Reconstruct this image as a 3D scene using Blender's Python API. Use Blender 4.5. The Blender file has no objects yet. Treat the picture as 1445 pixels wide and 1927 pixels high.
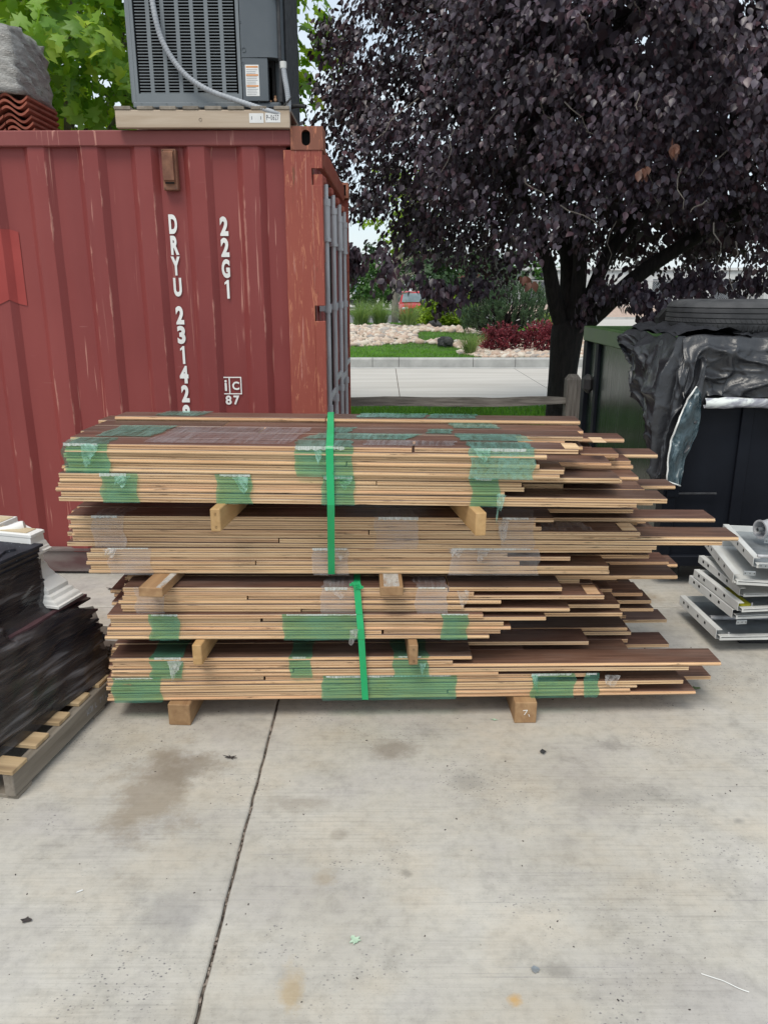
import bpy, bmesh, math, random
import numpy as np
from mathutils import Vector, Matrix

random.seed(7)
rng = np.random.default_rng(7)
R = math.radians
scene = bpy.context.scene
COL = scene.collection

# ------------------------------------------------------------------ camera
CAM_H = 1.753
PITCH = math.atan(0.2889)
cam_d = bpy.data.cameras.new('camera')
cam_d.sensor_fit = 'HORIZONTAL'
cam_d.sensor_width = 36.0
cam_d.lens = 36.0 * 1447.0 / 1445.0
cam_d.clip_start = 0.05
cam_d.clip_end = 2000.0
cam = bpy.data.objects.new('camera', cam_d)
cam.location = (0, 0, CAM_H)
cam.rotation_euler = (math.pi / 2 - PITCH, 0, 0)
COL.objects.link(cam)
scene.camera = cam

# ------------------------------------------------------------------ sky (bright overcast)
SUN_EL, SUN_AZ = R(60), R(205)          # azimuth measured from +Y, clockwise
world = bpy.data.worlds.new('World')
scene.world = world
world.use_nodes = True
nt = world.node_tree
nt.nodes.clear()
w_out = nt.nodes.new('ShaderNodeOutputWorld')
w_bg = nt.nodes.new('ShaderNodeBackground')
w_bg.inputs['Strength'].default_value = 0.12
sky = nt.nodes.new('ShaderNodeTexSky')
sky.sky_type = 'NISHITA'
sky.sun_disc = False
sky.sun_elevation = SUN_EL
sky.sun_rotation = SUN_AZ
sky.air_density = 1.0
sky.dust_density = 1.5
w_tc = nt.nodes.new('ShaderNodeTexCoord')
w_map = nt.nodes.new('ShaderNodeMapping')
w_map.inputs['Scale'].default_value = (1.6, 1.6, 4.5)
w_no = nt.nodes.new('ShaderNodeTexNoise')
w_no.inputs['Scale'].default_value = 1.7
w_no.inputs['Detail'].default_value = 5
w_ra = nt.nodes.new('ShaderNodeValToRGB')
w_ra.color_ramp.elements[0].position = 0.36
w_ra.color_ramp.elements[0].color = (0.55, 0.55, 0.55, 1)
w_ra.color_ramp.elements[1].position = 0.6
w_ra.color_ramp.elements[1].color = (0.97, 0.97, 0.97, 1)
w_mix = nt.nodes.new('ShaderNodeMixRGB')
w_mix.inputs['Color2'].default_value = (4.9, 5.45, 5.8, 1)      # cloud deck
L = nt.links.new
L(w_tc.outputs['Generated'], w_map.inputs['Vector'])
L(w_map.outputs['Vector'], w_no.inputs['Vector'])
L(w_no.outputs['Fac'], w_ra.inputs['Fac'])
L(w_ra.outputs['Color'], w_mix.inputs['Fac'])
L(sky.outputs['Color'], w_mix.inputs['Color1'])
L(w_mix.outputs['Color'], w_bg.inputs['Color'])
L(w_bg.outputs['Background'], w_out.inputs['Surface'])

# ------------------------------------------------------------------ sun behind thin cloud
sun_d = bpy.data.lights.new('sun', 'SUN')
sun_d.energy = 1.5
sun_d.angle = R(24)
sun_d.color = (1.0, 0.94, 0.84)
sun = bpy.data.objects.new('sun', sun_d)
sd = Vector((math.sin(SUN_AZ) * math.cos(SUN_EL), math.cos(SUN_AZ) * math.cos(SUN_EL), math.sin(SUN_EL)))
sun.rotation_euler = (-sd).to_track_quat('-Z', 'Y').to_euler()
sun.location = (0, 0, 20)
COL.objects.link(sun)

scene.view_settings.view_transform = 'Standard'
scene.view_settings.look = 'None'
scene.view_settings.gamma = 1.0
scene.view_settings.use_curve_mapping = False
scene.view_settings.exposure = 0.58
scene.render.engine = 'CYCLES'
scene.cycles.transparent_max_bounces = 10
scene.cycles.max_bounces = 5
scene.cycles.diffuse_bounces = 3
scene.cycles.glossy_bounces = 2
scene.cycles.transmission_bounces = 3

# ------------------------------------------------------------------ measuring helpers (photo 1445 x 1927 -> metres)
SP, CP = math.sin(PITCH), math.cos(PITCH)
def ratio(py):
    v = (py - 963.5) / 1447.0
    return (SP + v * CP) / (CP - v * SP)
def at(px, py, Y):
    r = ratio(py)
    Z = CAM_H - r * Y
    ax = Y * CP + (CAM_H - Z) * SP
    return (px - 722.5) / 1447.0 * ax, Z
def xz(px, z, Y):
    return (px - 722.5) / 1447.0 * (Y * CP + (CAM_H - z) * SP)
def ground(px, py, z=0.0):
    Y = (CAM_H - z) / ratio(py)
    return xz(px, z, Y), Y

# ------------------------------------------------------------------ object helpers
def tag(o, label=None, cat=None, group=None, kind=None):
    if label: o['label'] = label
    if cat: o['category'] = cat
    if group: o['group'] = group
    if kind: o['kind'] = kind
    return o
def thing(name, label, cat, loc=(0, 0, 0), rotz=0.0, group=None):
    o = bpy.data.objects.new(name, None)
    o.empty_display_size = 0.1
    COL.objects.link(o)
    o.location = loc
    o.rotation_euler = (0, 0, rotz)
    return tag(o, label, cat, group)
def link(name, me, parent=None, loc=None, rot=None):
    o = bpy.data.objects.new(name, me)
    COL.objects.link(o)
    if parent is not None: o.parent = parent
    if loc is not None: o.location = loc
    if rot is not None: o.rotation_euler = rot
    return o

class MB:
    """collects geometry for ONE mesh"""
    def __init__(self):
        self.v, self.f, self.m = [], [], []
    def add(self, vs, fs, mi=0):
        b = len(self.v)
        self.v.extend([tuple(p) for p in vs])
        for f in fs:
            self.f.append(tuple(b + i for i in f))
            self.m.append(mi)
        return self
    def box(self, x0, x1, y0, y1, z0, z1, mi=0, bev=0.0, M=None):
        if bev <= 0:
            vs = [(x, y, z) for z in (z0, z1) for y in (y0, y1) for x in (x0, x1)]
            fs = [(0, 2, 3, 1), (4, 5, 7, 6), (0, 1, 5, 4), (2, 6, 7, 3), (0, 4, 6, 2), (1, 3, 7, 5)]
        else:
            b = min(bev, 0.45 * min(x1 - x0, y1 - y0, z1 - z0))
            bm = bmesh.new()
            bmesh.ops.create_cube(bm, size=1)
            for p in bm.verts:
                p.co = Vector(((x0 + x1) / 2 + p.co.x * (x1 - x0), (y0 + y1) / 2 + p.co.y * (y1 - y0), (z0 + z1) / 2 + p.co.z * (z1 - z0)))
            bmesh.ops.bevel(bm, geom=bm.edges[:], offset=b, segments=1, affect='EDGES', profile=0.5)
            bm.verts.index_update()
            vs = [tuple(p.co) for p in bm.verts]
            fs = [tuple(p.index for p in f.verts) for f in bm.faces]
            bm.free()
        if M is not None: vs = [tuple(M @ Vector(p)) for p in vs]
        return self.add(vs, fs, mi)
    def prism(self, prof, a0, a1, axis='x', mi=0, M=None, caps=True):
        """prof: 2D polygon (counter-clockwise), extruded from a0 to a1 along axis"""
        n = len(prof)
        def P(p, a):
            if axis == 'x': return (a, p[0], p[1])
            if axis == 'y': return (p[0], a, p[1])
            return (p[0], p[1], a)
        vs = [P(p, a0) for p in prof] + [P(p, a1) for p in prof]
        fs = [(i, (i + 1) % n, n + (i + 1) % n, n + i) for i in range(n)]
        if caps: fs += [tuple(range(n - 1, -1, -1)), tuple(range(n, 2 * n))]
        if M is not None: vs = [tuple(M @ Vector(p)) for p in vs]
        return self.add(vs, fs, mi)
    def tube(self, pts, radii, seg=8, mi=0, caps=True):
        pts = [Vector(p) for p in pts]
        if not hasattr(radii, '__len__'): radii = [radii] * len(pts)
        vs, fs = [], []
        prev = None
        for i, p in enumerate(pts):
            d = (pts[min(i + 1, len(pts) - 1)] - pts[max(i - 1, 0)])
            d = d.normalized() if d.length > 1e-9 else Vector((0, 0, 1))
            if prev is None:
                a = d.orthogonal().normalized()
            else:
                a = prev - d * prev.dot(d)
                a = a.normalized() if a.length > 1e-6 else d.orthogonal().normalized()
            prev = a
            b = d.cross(a)
            for k in range(seg):
                t = 2 * math.pi * k / seg
                vs.append(p + (a * math.cos(t) + b * math.sin(t)) * radii[i])
        for i in range(len(pts) - 1):
            for k in range(seg):
                k2 = (k + 1) % seg
                fs.append((i * seg + k, i * seg + k2, (i + 1) * seg + k2, (i + 1) * seg + k))
        if caps:
            fs.append(tuple(range(seg - 1, -1, -1)))
            o = (len(pts) - 1) * seg
            fs.append(tuple(o + k for k in range(seg)))
        return self.add(vs, fs, mi)
    def lathe(self, prof, seg=32, mi=0, M=None, closed=False):
        """prof: (radius, z) pairs around local z"""
        n = len(prof)
        vs = [(r * math.cos(2 * math.pi * k / seg), r * math.sin(2 * math.pi * k / seg), z) for k in range(seg) for r, z in prof]
        fs = []
        m = n if closed else n - 1
        for k in range(seg):
            k2 = (k + 1) % seg
            for i in range(m):
                j = (i + 1) % n
                fs.append((k * n + i, k2 * n + i, k2 * n + j, k * n + j))
        if M is not None: vs = [tuple(M @ Vector(p)) for p in vs]
        return self.add(vs, fs, mi)
    def grid(self, P, mi=0):
        """P: array [nu][nv] of points"""
        nu, nv = len(P), len(P[0])
        vs = [P[i][j] for i in range(nu) for j in range(nv)]
        fs = [(i * nv + j, (i + 1) * nv + j, (i + 1) * nv + j + 1, i * nv + j + 1) for i in range(nu - 1) for j in range(nv - 1)]
        return self.add(vs, fs, mi)
    def mesh(self, name, mats):
        me = bpy.data.meshes.new(name)
        me.from_pydata(self.v, [], self.f)
        if not isinstance(mats, (list, tuple)): mats = [mats]
        for m in mats: me.materials.append(m)
        if len(mats) > 1: me.polygons.foreach_set('material_index', self.m)
        return me
    def build(self, name, mats, parent=None, smooth=False, loc=None, rot=None):
        me = self.mesh(name, mats)
        if smooth is True:
            me.polygons.foreach_set('use_smooth', [True] * len(me.polygons))
        elif smooth:
            me.polygons.foreach_set('use_smooth', [True] * len(me.polygons))
            me.set_sharp_from_angle(angle=R(smooth))
        me.update()
        return link(name, me, parent, loc, rot)

def cap_fix(o):
    bm = bmesh.new(); bm.from_mesh(o.data)
    bmesh.ops.recalc_face_normals(bm, faces=bm.faces[:])
    bm.to_mesh(o.data); bm.free()
    return o

# ------------------------------------------------------------------ material helpers
class NB:
    def __init__(self, name):
        self.mat = bpy.data.materials.new(name)
        self.mat.use_nodes = True
        self.t = self.mat.node_tree
        self.t.nodes.clear()
        self.out = self.t.nodes.new('ShaderNodeOutputMaterial')
        self.tc = None
    def n(self, typ, **kw):
        nd = self.t.nodes.new('ShaderNode' + typ)
        for k, v in kw.items():
            if k in nd.inputs.keys(): self.set(nd.inputs[k], v)
            else: setattr(nd, k, v)
        return nd
    def set(self, sock, v):
        if isinstance(v, bpy.types.NodeSocket): self.t.links.new(v, sock)
        else:
            if hasattr(sock.default_value, '__len__') and hasattr(v, '__len__') and len(v) == 3 and len(sock.default_value) == 4:
                v = (*v, 1)
            sock.default_value = v
    def coord(self, kind='Object'):
        if kind == 'World':
            return self.n('NewGeometry').outputs['Position']
        if self.tc is None: self.tc = self.n('TexCoord')
        return self.tc.outputs[kind]
    def mapped(self, vec, scale=(1, 1, 1), loc=(0, 0, 0), rot=(0, 0, 0)):
        m = self.n('Mapping')
        self.set(m.inputs['Vector'], vec)
        m.inputs['Scale'].default_value = scale
        m.inputs['Location'].default_value = loc
        m.inputs['Rotation'].default_value = rot
        return m.outputs['Vector']
    def noise(self, vec, scale=5, detail=4, rough=0.55, dist=0.0):
        nd = self.n('TexNoise')
        self.set(nd.inputs['Vector'], vec)
        nd.inputs['Scale'].default_value = scale
        nd.inputs['Detail'].default_value = detail
        nd.inputs['Roughness'].default_value = rough
        nd.inputs['Distortion'].default_value = dist
        return nd.outputs['Fac']
    def voro(self, vec, scale=5, feature='F1', out='Distance'):
        nd = self.n('TexVoronoi'); nd.feature = feature
        self.set(nd.inputs['Vector'], vec)
        nd.inputs['Scale'].default_value = scale
        return nd.outputs[out]
    def ramp(self, fac, stops):
        nd = self.n('ValToRGB')
        self.set(nd.inputs['Fac'], fac)
        e = nd.color_ramp.elements
        while len(e) < len(stops): e.new(0.5)
        for i, (p, c) in enumerate(stops):
            e[i].position = p
            e[i].color = (*c, 1) if hasattr(c, '__len__') else (c, c, c, 1)
        return nd.outputs['Color']
    def mix(self, fac, a, b, mode='MIX'):
        nd = self.n('MixRGB'); nd.blend_type = mode
        self.set(nd.inputs['Fac'], fac); self.set(nd.inputs['Color1'], a); self.set(nd.inputs['Color2'], b)
        return nd.outputs['Color']
    def math(self, op, a, b=0.5, clamp=False):
        nd = self.n('Math'); nd.operation = op; nd.use_clamp = clamp
        self.set(nd.inputs[0], a); self.set(nd.inputs[1], b)
        return nd.outputs[0]
    def bump(self, h, strength=0.3, dist=0.01):
        nd = self.n('Bump')
        self.set(nd.inputs['Height'], h)
        nd.inputs['Strength'].default_value = strength
        nd.inputs['Distance'].default_value = dist
        return nd.outputs['Normal']
    def principled(self, color, rough=0.6, metal=0.0, normal=None, spec=0.5, coat=0.0, coat_rough=0.1, trans=0.0):
        p = self.n('BsdfPrincipled')
        self.set(p.inputs['Base Color'], color)
        self.set(p.inputs['Roughness'], rough)
        self.set(p.inputs['Metallic'], metal)
        self.set(p.inputs['Specular IOR Level'], spec)
        self.set(p.inputs['Coat Weight'], coat)
        self.set(p.inputs['Coat Roughness'], coat_rough)
        if normal is not None: self.set(p.inputs['Normal'], normal)
        return p.outputs['BSDF']
    def done(self, shader):
        self.t.links.new(shader, self.out.inputs['Surface'])
        return self.mat

def pmat(name, c1, c2, scale=6, stretch=(1, 1, 1), rough=0.6, bump=0.2, bdist=0.004, metal=0.0, spec=0.4, coord='Object', detail=5, lo=0.35, hi=0.65, rnd=0.0):
    b = NB(name)
    v = b.mapped(b.coord(coord), stretch)
    if rnd:
        oi = b.n('ObjectInfo').outputs['Random']
        sc = b.n('VectorMath'); sc.operation = 'ADD'
        b.set(sc.inputs[0], v)
        cb = b.n('CombineXYZ'); b.set(cb.inputs[0], b.math('MULTIPLY', oi, 37.0)); b.set(cb.inputs[1], b.math('MULTIPLY', oi, 91.0)); b.set(cb.inputs[2], b.math('MULTIPLY', oi, 53.0))
        b.set(sc.inputs[1], cb.outputs[0])
        v = sc.outputs[0]
    f = b.noise(v, scale, detail)
    col = b.ramp(f, [(lo, c1), (hi, c2)])
    if rnd:
        k = b.math('MULTIPLY_ADD', oi, rnd)
        nd = k.node; nd.inputs[2].default_value = 1 - rnd / 2
        col = b.mix(1.0, col, k, 'MULTIPLY')
    fine = b.noise(v, scale * 6, 3)
    nrm = b.bump(fine, bump, bdist) if bump else None
    rr = b.math('MULTIPLY_ADD', f, 0.2); rr.node.inputs[2].default_value = rough - 0.1
    return b.done(b.principled(col, rr, metal, nrm, spec))

def leafmat(name, cols, rough=0.45, trans=0.25, tcol=None, spec=0.4):
    b = NB(name)
    g = b.n('NewGeometry')
    rp = g.outputs['Random Per Island']
    n = len(cols)
    col = b.ramp(rp, [(i / max(1, n - 1), c) for i, c in enumerate(cols)])
    big = b.noise(b.coord('World'), 1.3, 2)
    col = b.mix(0.5, col, b.ramp(big, [(0.35, 0.55), (0.65, 1.35)]), 'MULTIPLY')
    p = b.principled(col, rough, 0, None, spec)
    if trans <= 0: return b.done(p)
    tr = b.n('BsdfTranslucent')
    b.set(tr.inputs['Color'], b.mix(1.0, col, tcol or (1.6, 1.6, 0.8), 'MULTIPLY'))
    ms = b.n('MixShader')
    ms.inputs[0].default_value = trans
    b.t.links.new(p, ms.inputs[1]); b.t.links.new(tr.outputs[0], ms.inputs[2])
    return b.done(ms.outputs[0])

# ------------------------------------------------------------------ numpy leaf clouds
LEAF = (np.array([(0, 0, 0), (0.16, 0.20, 0.03), (0.42, 0.31, 0.05), (0.72, 0.20, -0.01), (1, 0, -0.16), (0.72, -0.20, -0.01), (0.42, -0.31, 0.05), (0.16, -0.20, 0.03), (0.45, 0, -0.01)]), [(8, (i + 1) % 8, i) for i in range(8)])
BLADE = (np.array([(0, 0.5, 0), (0, -0.5, 0), (0.5, -0.38, 0.06), (0.5, 0.38, 0.06), (1, 0, 0)]), [(0, 1, 2), (0, 2, 3), (3, 2, 4)])
NEEDLE = (np.array([(0, 0.5, 0), (0, -0.5, 0), (1, 0, 0)]), [(0, 1, 2)])
def _maple():
    pts = [(0, 0), (0.10, 0.16), (0.02, 0.42), (0.30, 0.30), (0.42, 0.62), (0.55, 0.30), (0.62, 0.16), (0.80, 0.24), (1.0, 0.0)]
    full = pts + [(x, -y) for x, y in pts[-2:0:-1]]
    v = [(0.38, 0, 0.03)] + [(x, y, -0.28 * y * y - 0.10 * x * x) for x, y in full]
    n = len(full)
    return np.array(v), [(0, 1 + i, 1 + (i + 1) % n) for i in range(n)]
MAPLE = _maple()
def norm(a):
    return a / np.maximum(np.linalg.norm(a, axis=-1, keepdims=True), 1e-9)
def leaves(name, tmpl, C, D, Nn, Ln, Wr, mat, parent=None, smooth=False):
    tv, tf = tmpl
    C = np.asarray(C, float); D = norm(np.asarray(D, float))
    S = norm(np.cross(D, np.asarray(Nn, float)))
    U = np.cross(S, D)
    N = len(C)
    Ln = np.broadcast_to(Ln, (N,)); Wr = np.broadcast_to(Wr, (N,))
    V = C[:, None, :] + Ln[:, None, None] * (tv[None, :, 0:1] * D[:, None, :] + (tv[None, :, 1:2] * Wr[:, None, None]) * S[:, None, :] + tv[None, :, 2:3] * U[:, None, :])
    k = len(tv)
    F = np.asarray(tf)
    Fi = (F[None] + (np.arange(N) * k)[:, None, None]).reshape(-1, 3)
    me = bpy.data.meshes.new(name)
    me.vertices.add(N * k)
    me.vertices.foreach_set('co', V.reshape(-1))
    nf = len(Fi)
    me.loops.add(nf * 3)
    me.loops.foreach_set('vertex_index', Fi.reshape(-1).astype(np.int32))
    me.polygons.add(nf)
    me.polygons.foreach_set('loop_start', (np.arange(nf) * 3).astype(np.int32))
    me.polygons.foreach_set('loop_total', np.full(nf, 3, np.int32))
    me.materials.append(mat)
    me.update(calc_edges=True)
    me.validate()
    o = link(name, me, parent)
    o['kind'] = 'stuff'
    return o

def vnoise(x, y, z=0.0):
    """cheap smooth pseudo noise, -1..1"""
    return (math.sin(1.7 * x + 2.3 * y + 1.1 * z + 0.5) + math.sin(3.1 * x - 1.3 * y + 2.7 * z + 1.9) * 0.6 + math.sin(-2.2 * x + 4.1 * y - 1.9 * z + 4.2) * 0.5) / 2.1
# ================================================================== materials
def concrete_mat():
    b = NB('yard_concrete')
    P = b.coord('World')
    big = b.noise(b.mapped(P, (1, 1.4, 1)), 1.1, 5, 0.6)
    col = b.ramp(big, [(0.3, (0.38, 0.35, 0.302)), (0.5, (0.45, 0.423, 0.376)), (0.7, (0.505, 0.48, 0.435))])
    broom = b.noise(b.mapped(P, (2.5, 95, 1)), 1.0, 4, 0.65)
    bm2 = b.ramp(b.noise(P, 1.7, 3), [(0.35, 0.1), (0.65, 0.6)])
    col = b.mix(bm2, col, b.ramp(broom, [(0.3, 0.74), (0.5, 1.0), (0.75, 1.1)]), 'MULTIPLY')
    tint = b.noise(b.mapped(P, (1, 1.3, 1), (4, 7, 0)), 2.6, 4, .6)
    col = b.mix(0.8, col, b.ramp(tint, [(0.3, (0.88, 0.88, 0.93)), (0.5, (1, 1, 1)), (0.7, (1.05, 1.0, 0.93))]), 'MULTIPLY')
    wear = b.noise(b.mapped(P, (1, 1, 1), (9, 3, 0)), 5.5, 6, .72)
    col = b.mix(0.7, col, b.ramp(wear, [(0.32, 0.74), (0.47, 1.0), (0.7, 1.06)]), 'MULTIPLY')
    mott = b.noise(P, 24, 5, 0.7)
    col = b.mix(0.5, col, b.ramp(mott, [(0.3, 0.70), (0.52, 1.0), (0.75, 1.12)]), 'MULTIPLY')
    # exposed aggregate chips, clustered
    chip = b.voro(b.mapped(P, (1, 1.5, 1)), 62)
    clus = b.noise(P, 2.3, 3)
    chipm = b.math('MULTIPLY', b.ramp(chip, [(0.16, 1.0), (0.30, 0.0)]), b.ramp(clus, [(0.50, 0.0), (0.60, 0.9)]))
    gate = b.noise(P, 130, 1)
    chipm = b.math('MULTIPLY', chipm, b.ramp(gate, [(0.46, 0.0), (0.56, 1.0)]))
    col = b.mix(chipm, col, (0.15, 0.142, 0.148))
    # pores
    pore = b.noise(P, 210, 2, 0.6)
    col = b.mix(b.ramp(pore, [(0.28, 0.5), (0.36, 0.0)]), col, (0.17, 0.16, 0.15))
    # hairline scratches along the broom direction
    scr = b.noise(b.mapped(P, (1.1, 160, 1)), 1.0, 2)
    col = b.mix(b.ramp(scr, [(0.26, 0.55), (0.33, 0.0)]), col, (0.22, 0.21, 0.215))
    # stains (px, py, half-width px, half-height px, colour, amount)
    st = [(290, 1490, 105, 95, (0.22, 0.17, 0.115), 0.55), (360, 1450, 80, 40, (0.20, 0.165, 0.125), 0.5),
          (745, 1410, 55, 22, (0.20, 0.165, 0.13), 0.55), (880, 1472, 42, 24, (0.2, 0.19, 0.175), 0.4),
          (548, 1870, 28, 60, (0.40, 0.28, 0.13), 0.5), (966, 1882, 20, 18, (0.50, 0.30, 0.10), 0.75),
          (612, 1655, 26, 22, (0.30, 0.235, 0.15), 0.45), (320, 1720, 85, 55, (0.20, 0.19, 0.185), 0.35),
          (1050, 1825, 48, 22, (0.2, 0.185, 0.165), 0.5), (765, 1645, 12, 8, (0.2, 0.185, 0.16), 0.5),
          (1170, 1500, 200, 22, (0.23, 0.22, 0.2), 0.3), (560, 1512, 70, 20, (0.24, 0.205, 0.165), 0.4),
          (1200, 1125, 60, 14, (0.24, 0.17, 0.10), 0.5), (1150, 1405, 40, 14, (0.22, 0.205, 0.19), 0.5),
          (1390, 1546, 18, 9, (0.19, 0.185, 0.175), 0.5), (640, 1570, 22, 12, (0.25, 0.22, 0.18), 0.4)]
    wob = b.noise(P, 5.5, 7, 0.72)
    for (px, py, hw, hh, c, a) in st:
        X, Y = ground(px, py)
        X2, _ = ground(px + hw, py)
        _, Y2 = ground(px, py - hh)
        m = b.mapped(P, (1 / (X2 - X), 1 / (Y2 - Y), 0), (-X / (X2 - X), -Y / (Y2 - Y), 0))
        ln = b.n('VectorMath'); ln.operation = 'LENGTH'
        b.set(ln.inputs[0], m)
        d = b.math('ADD', ln.outputs['Value'], b.math('MULTIPLY', b.math('SUBTRACT', wob, 0.5), 3.0))
        col = b.mix(b.ramp(d, [(0.35, a * 1.05), (1.15, 0.0)]), col, c)
    h = b.math('ADD', b.math('MULTIPLY', broom, 0.5), b.math('MULTIPLY', mott, 0.6))
    h = b.math('SUBTRACT', h, b.math('MULTIPLY', chipm, 0.4))
    return b.done(b.principled(col, 0.85, 0, b.bump(h, 0.35, 0.004), 0.25))
M_CONC = concrete_mat()
M_JOINT = pmat('joint_dirt', (0.05, 0.04, 0.033), (0.22, 0.18, 0.15), 30, rough=0.95, bump=0.6, coord='World')
M_ROADC = pmat('road_concrete', (0.43, 0.40, 0.36), (0.52, 0.49, 0.45), 1.2, (0.25, 2.2, 1), rough=0.85, bump=0.15, coord='World')
M_KERB = pmat('kerb_concrete', (0.36, 0.36, 0.35), (0.48, 0.48, 0.465), 3, rough=0.85, bump=0.25, coord='World')
M_ASPH = pmat('asphalt', (0.10, 0.10, 0.105), (0.19, 0.185, 0.18), 0.6, rough=0.9, bump=0.1, coord='World')
M_SOIL = pmat('soil', (0.06, 0.05, 0.035), (0.11, 0.09, 0.06), 3, rough=0.95, coord='World')
M_LAWN = pmat('lawn_soil', (0.045, 0.09, 0.02), (0.075, 0.15, 0.03), 4, rough=0.95, bump=0.5, bdist=0.03, coord='World')
M_PINKG = pmat('pink_gravel', (0.34, 0.24, 0.19), (0.50, 0.38, 0.31), 8, rough=0.95, bump=0.4, coord='World')
M_GRASS = leafmat('grass_blade', [(0.08, 0.21, 0.025), (0.13, 0.31, 0.04), (0.19, 0.36, 0.055)], 0.6, 0.3)
M_ORN = leafmat('ornamental_grass', [(0.12, 0.20, 0.07), (0.18, 0.27, 0.09), (0.26, 0.33, 0.14)], 0.6, 0.3)
M_PURPLE = leafmat('purple_leaf', [(0.042, 0.030, 0.045), (0.068, 0.048, 0.066), (0.094, 0.072, 0.094), (0.060, 0.050, 0.068), (0.092, 0.044, 0.056), (0.078, 0.064, 0.084)], 0.40, 0.06, (1.6, 0.9, 0.8), 0.55)
M_RUSTLEAF = leafmat('bronze_leaf', [(0.12, 0.05, 0.035), (0.16, 0.075, 0.05)], 0.5, 0.15, (1.4, 0.9, 0.7))
M_MAPLE = leafmat('maple_leaf', [(0.09, 0.20, 0.03), (0.15, 0.30, 0.045), (0.24, 0.40, 0.06), (0.18, 0.34, 0.05), (0.45, 0.58, 0.08)], 0.45, 0.5, (2.0, 1.8, 0.7))
M_GREEN = leafmat('green_foliage', [(0.03, 0.085, 0.018), (0.05, 0.13, 0.025), (0.09, 0.19, 0.04)], 0.5, 0.3)
M_DKGREEN = leafmat('dark_foliage', [(0.018, 0.045, 0.016), (0.03, 0.07, 0.022), (0.045, 0.095, 0.03)], 0.55, 0.2)
M_YELG = leafmat('yellow_green_foliage', [(0.14, 0.24, 0.02), (0.24, 0.36, 0.03), (0.34, 0.44, 0.05)], 0.5, 0.3)
M_PINE = leafmat('pine_needle', [(0.045, 0.085, 0.05), (0.075, 0.135, 0.075), (0.15, 0.23, 0.115)], 0.5, 0.12)
M_BARB = leafmat('barberry_leaf', [(0.10, 0.02, 0.03), (0.20, 0.035, 0.05), (0.30, 0.06, 0.075), (0.07, 0.015, 0.025)], 0.5, 0.25, (1.5, 0.8, 0.8))
M_BARKD = pmat('dark_bark', (0.012, 0.010, 0.010), (0.034, 0.028, 0.026), 9, (3, 3, 0.7), rough=0.9, bump=0.9, bdist=0.02, coord='World')
M_BARKG = pmat('grey_bark', (0.16, 0.14, 0.12), (0.28, 0.25, 0.22), 9, (3, 3, 0.7), rough=0.9, bump=0.6, bdist=0.02, coord='World')
M_BARKL = pmat('pale_dead_branch', (0.32, 0.28, 0.23), (0.46, 0.41, 0.34), 9, rough=0.9, bump=0.4, coord='World')
M_PEB = None
def pebble_mat():
    b = NB('river_rock')
    g = b.n('NewGeometry').outputs['Random Per Island']
    col = b.ramp(g, [(0.0, (0.42, 0.31, 0.24)), (0.25, (0.55, 0.45, 0.36)), (0.5, (0.60, 0.54, 0.46)), (0.75, (0.50, 0.36, 0.28)), (0.9, (0.30, 0.28, 0.26)), (1.0, (0.66, 0.60, 0.52))])
    return b.done(b.principled(col, 0.8, 0, b.bump(b.noise(b.coord('World'), 40, 3), 0.3, 0.01), 0.3))
M_PEB = pebble_mat()
M_LAVA = pmat('lava_rock', (0.02, 0.021, 0.022), (0.075, 0.075, 0.078), 7, rough=0.9, bump=1.0, bdist=0.03)
M_FENCE = pmat('weathered_wood', (0.10, 0.09, 0.08), (0.22, 0.20, 0.18), 6, (0.7, 9, 9), rough=0.9, bump=0.6, bdist=0.006)
M_FENCEV = pmat('weathered_post_wood', (0.10, 0.088, 0.078), (0.21, 0.19, 0.17), 6, (9, 9, 0.7), rough=0.9, bump=0.6, bdist=0.006)

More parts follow.
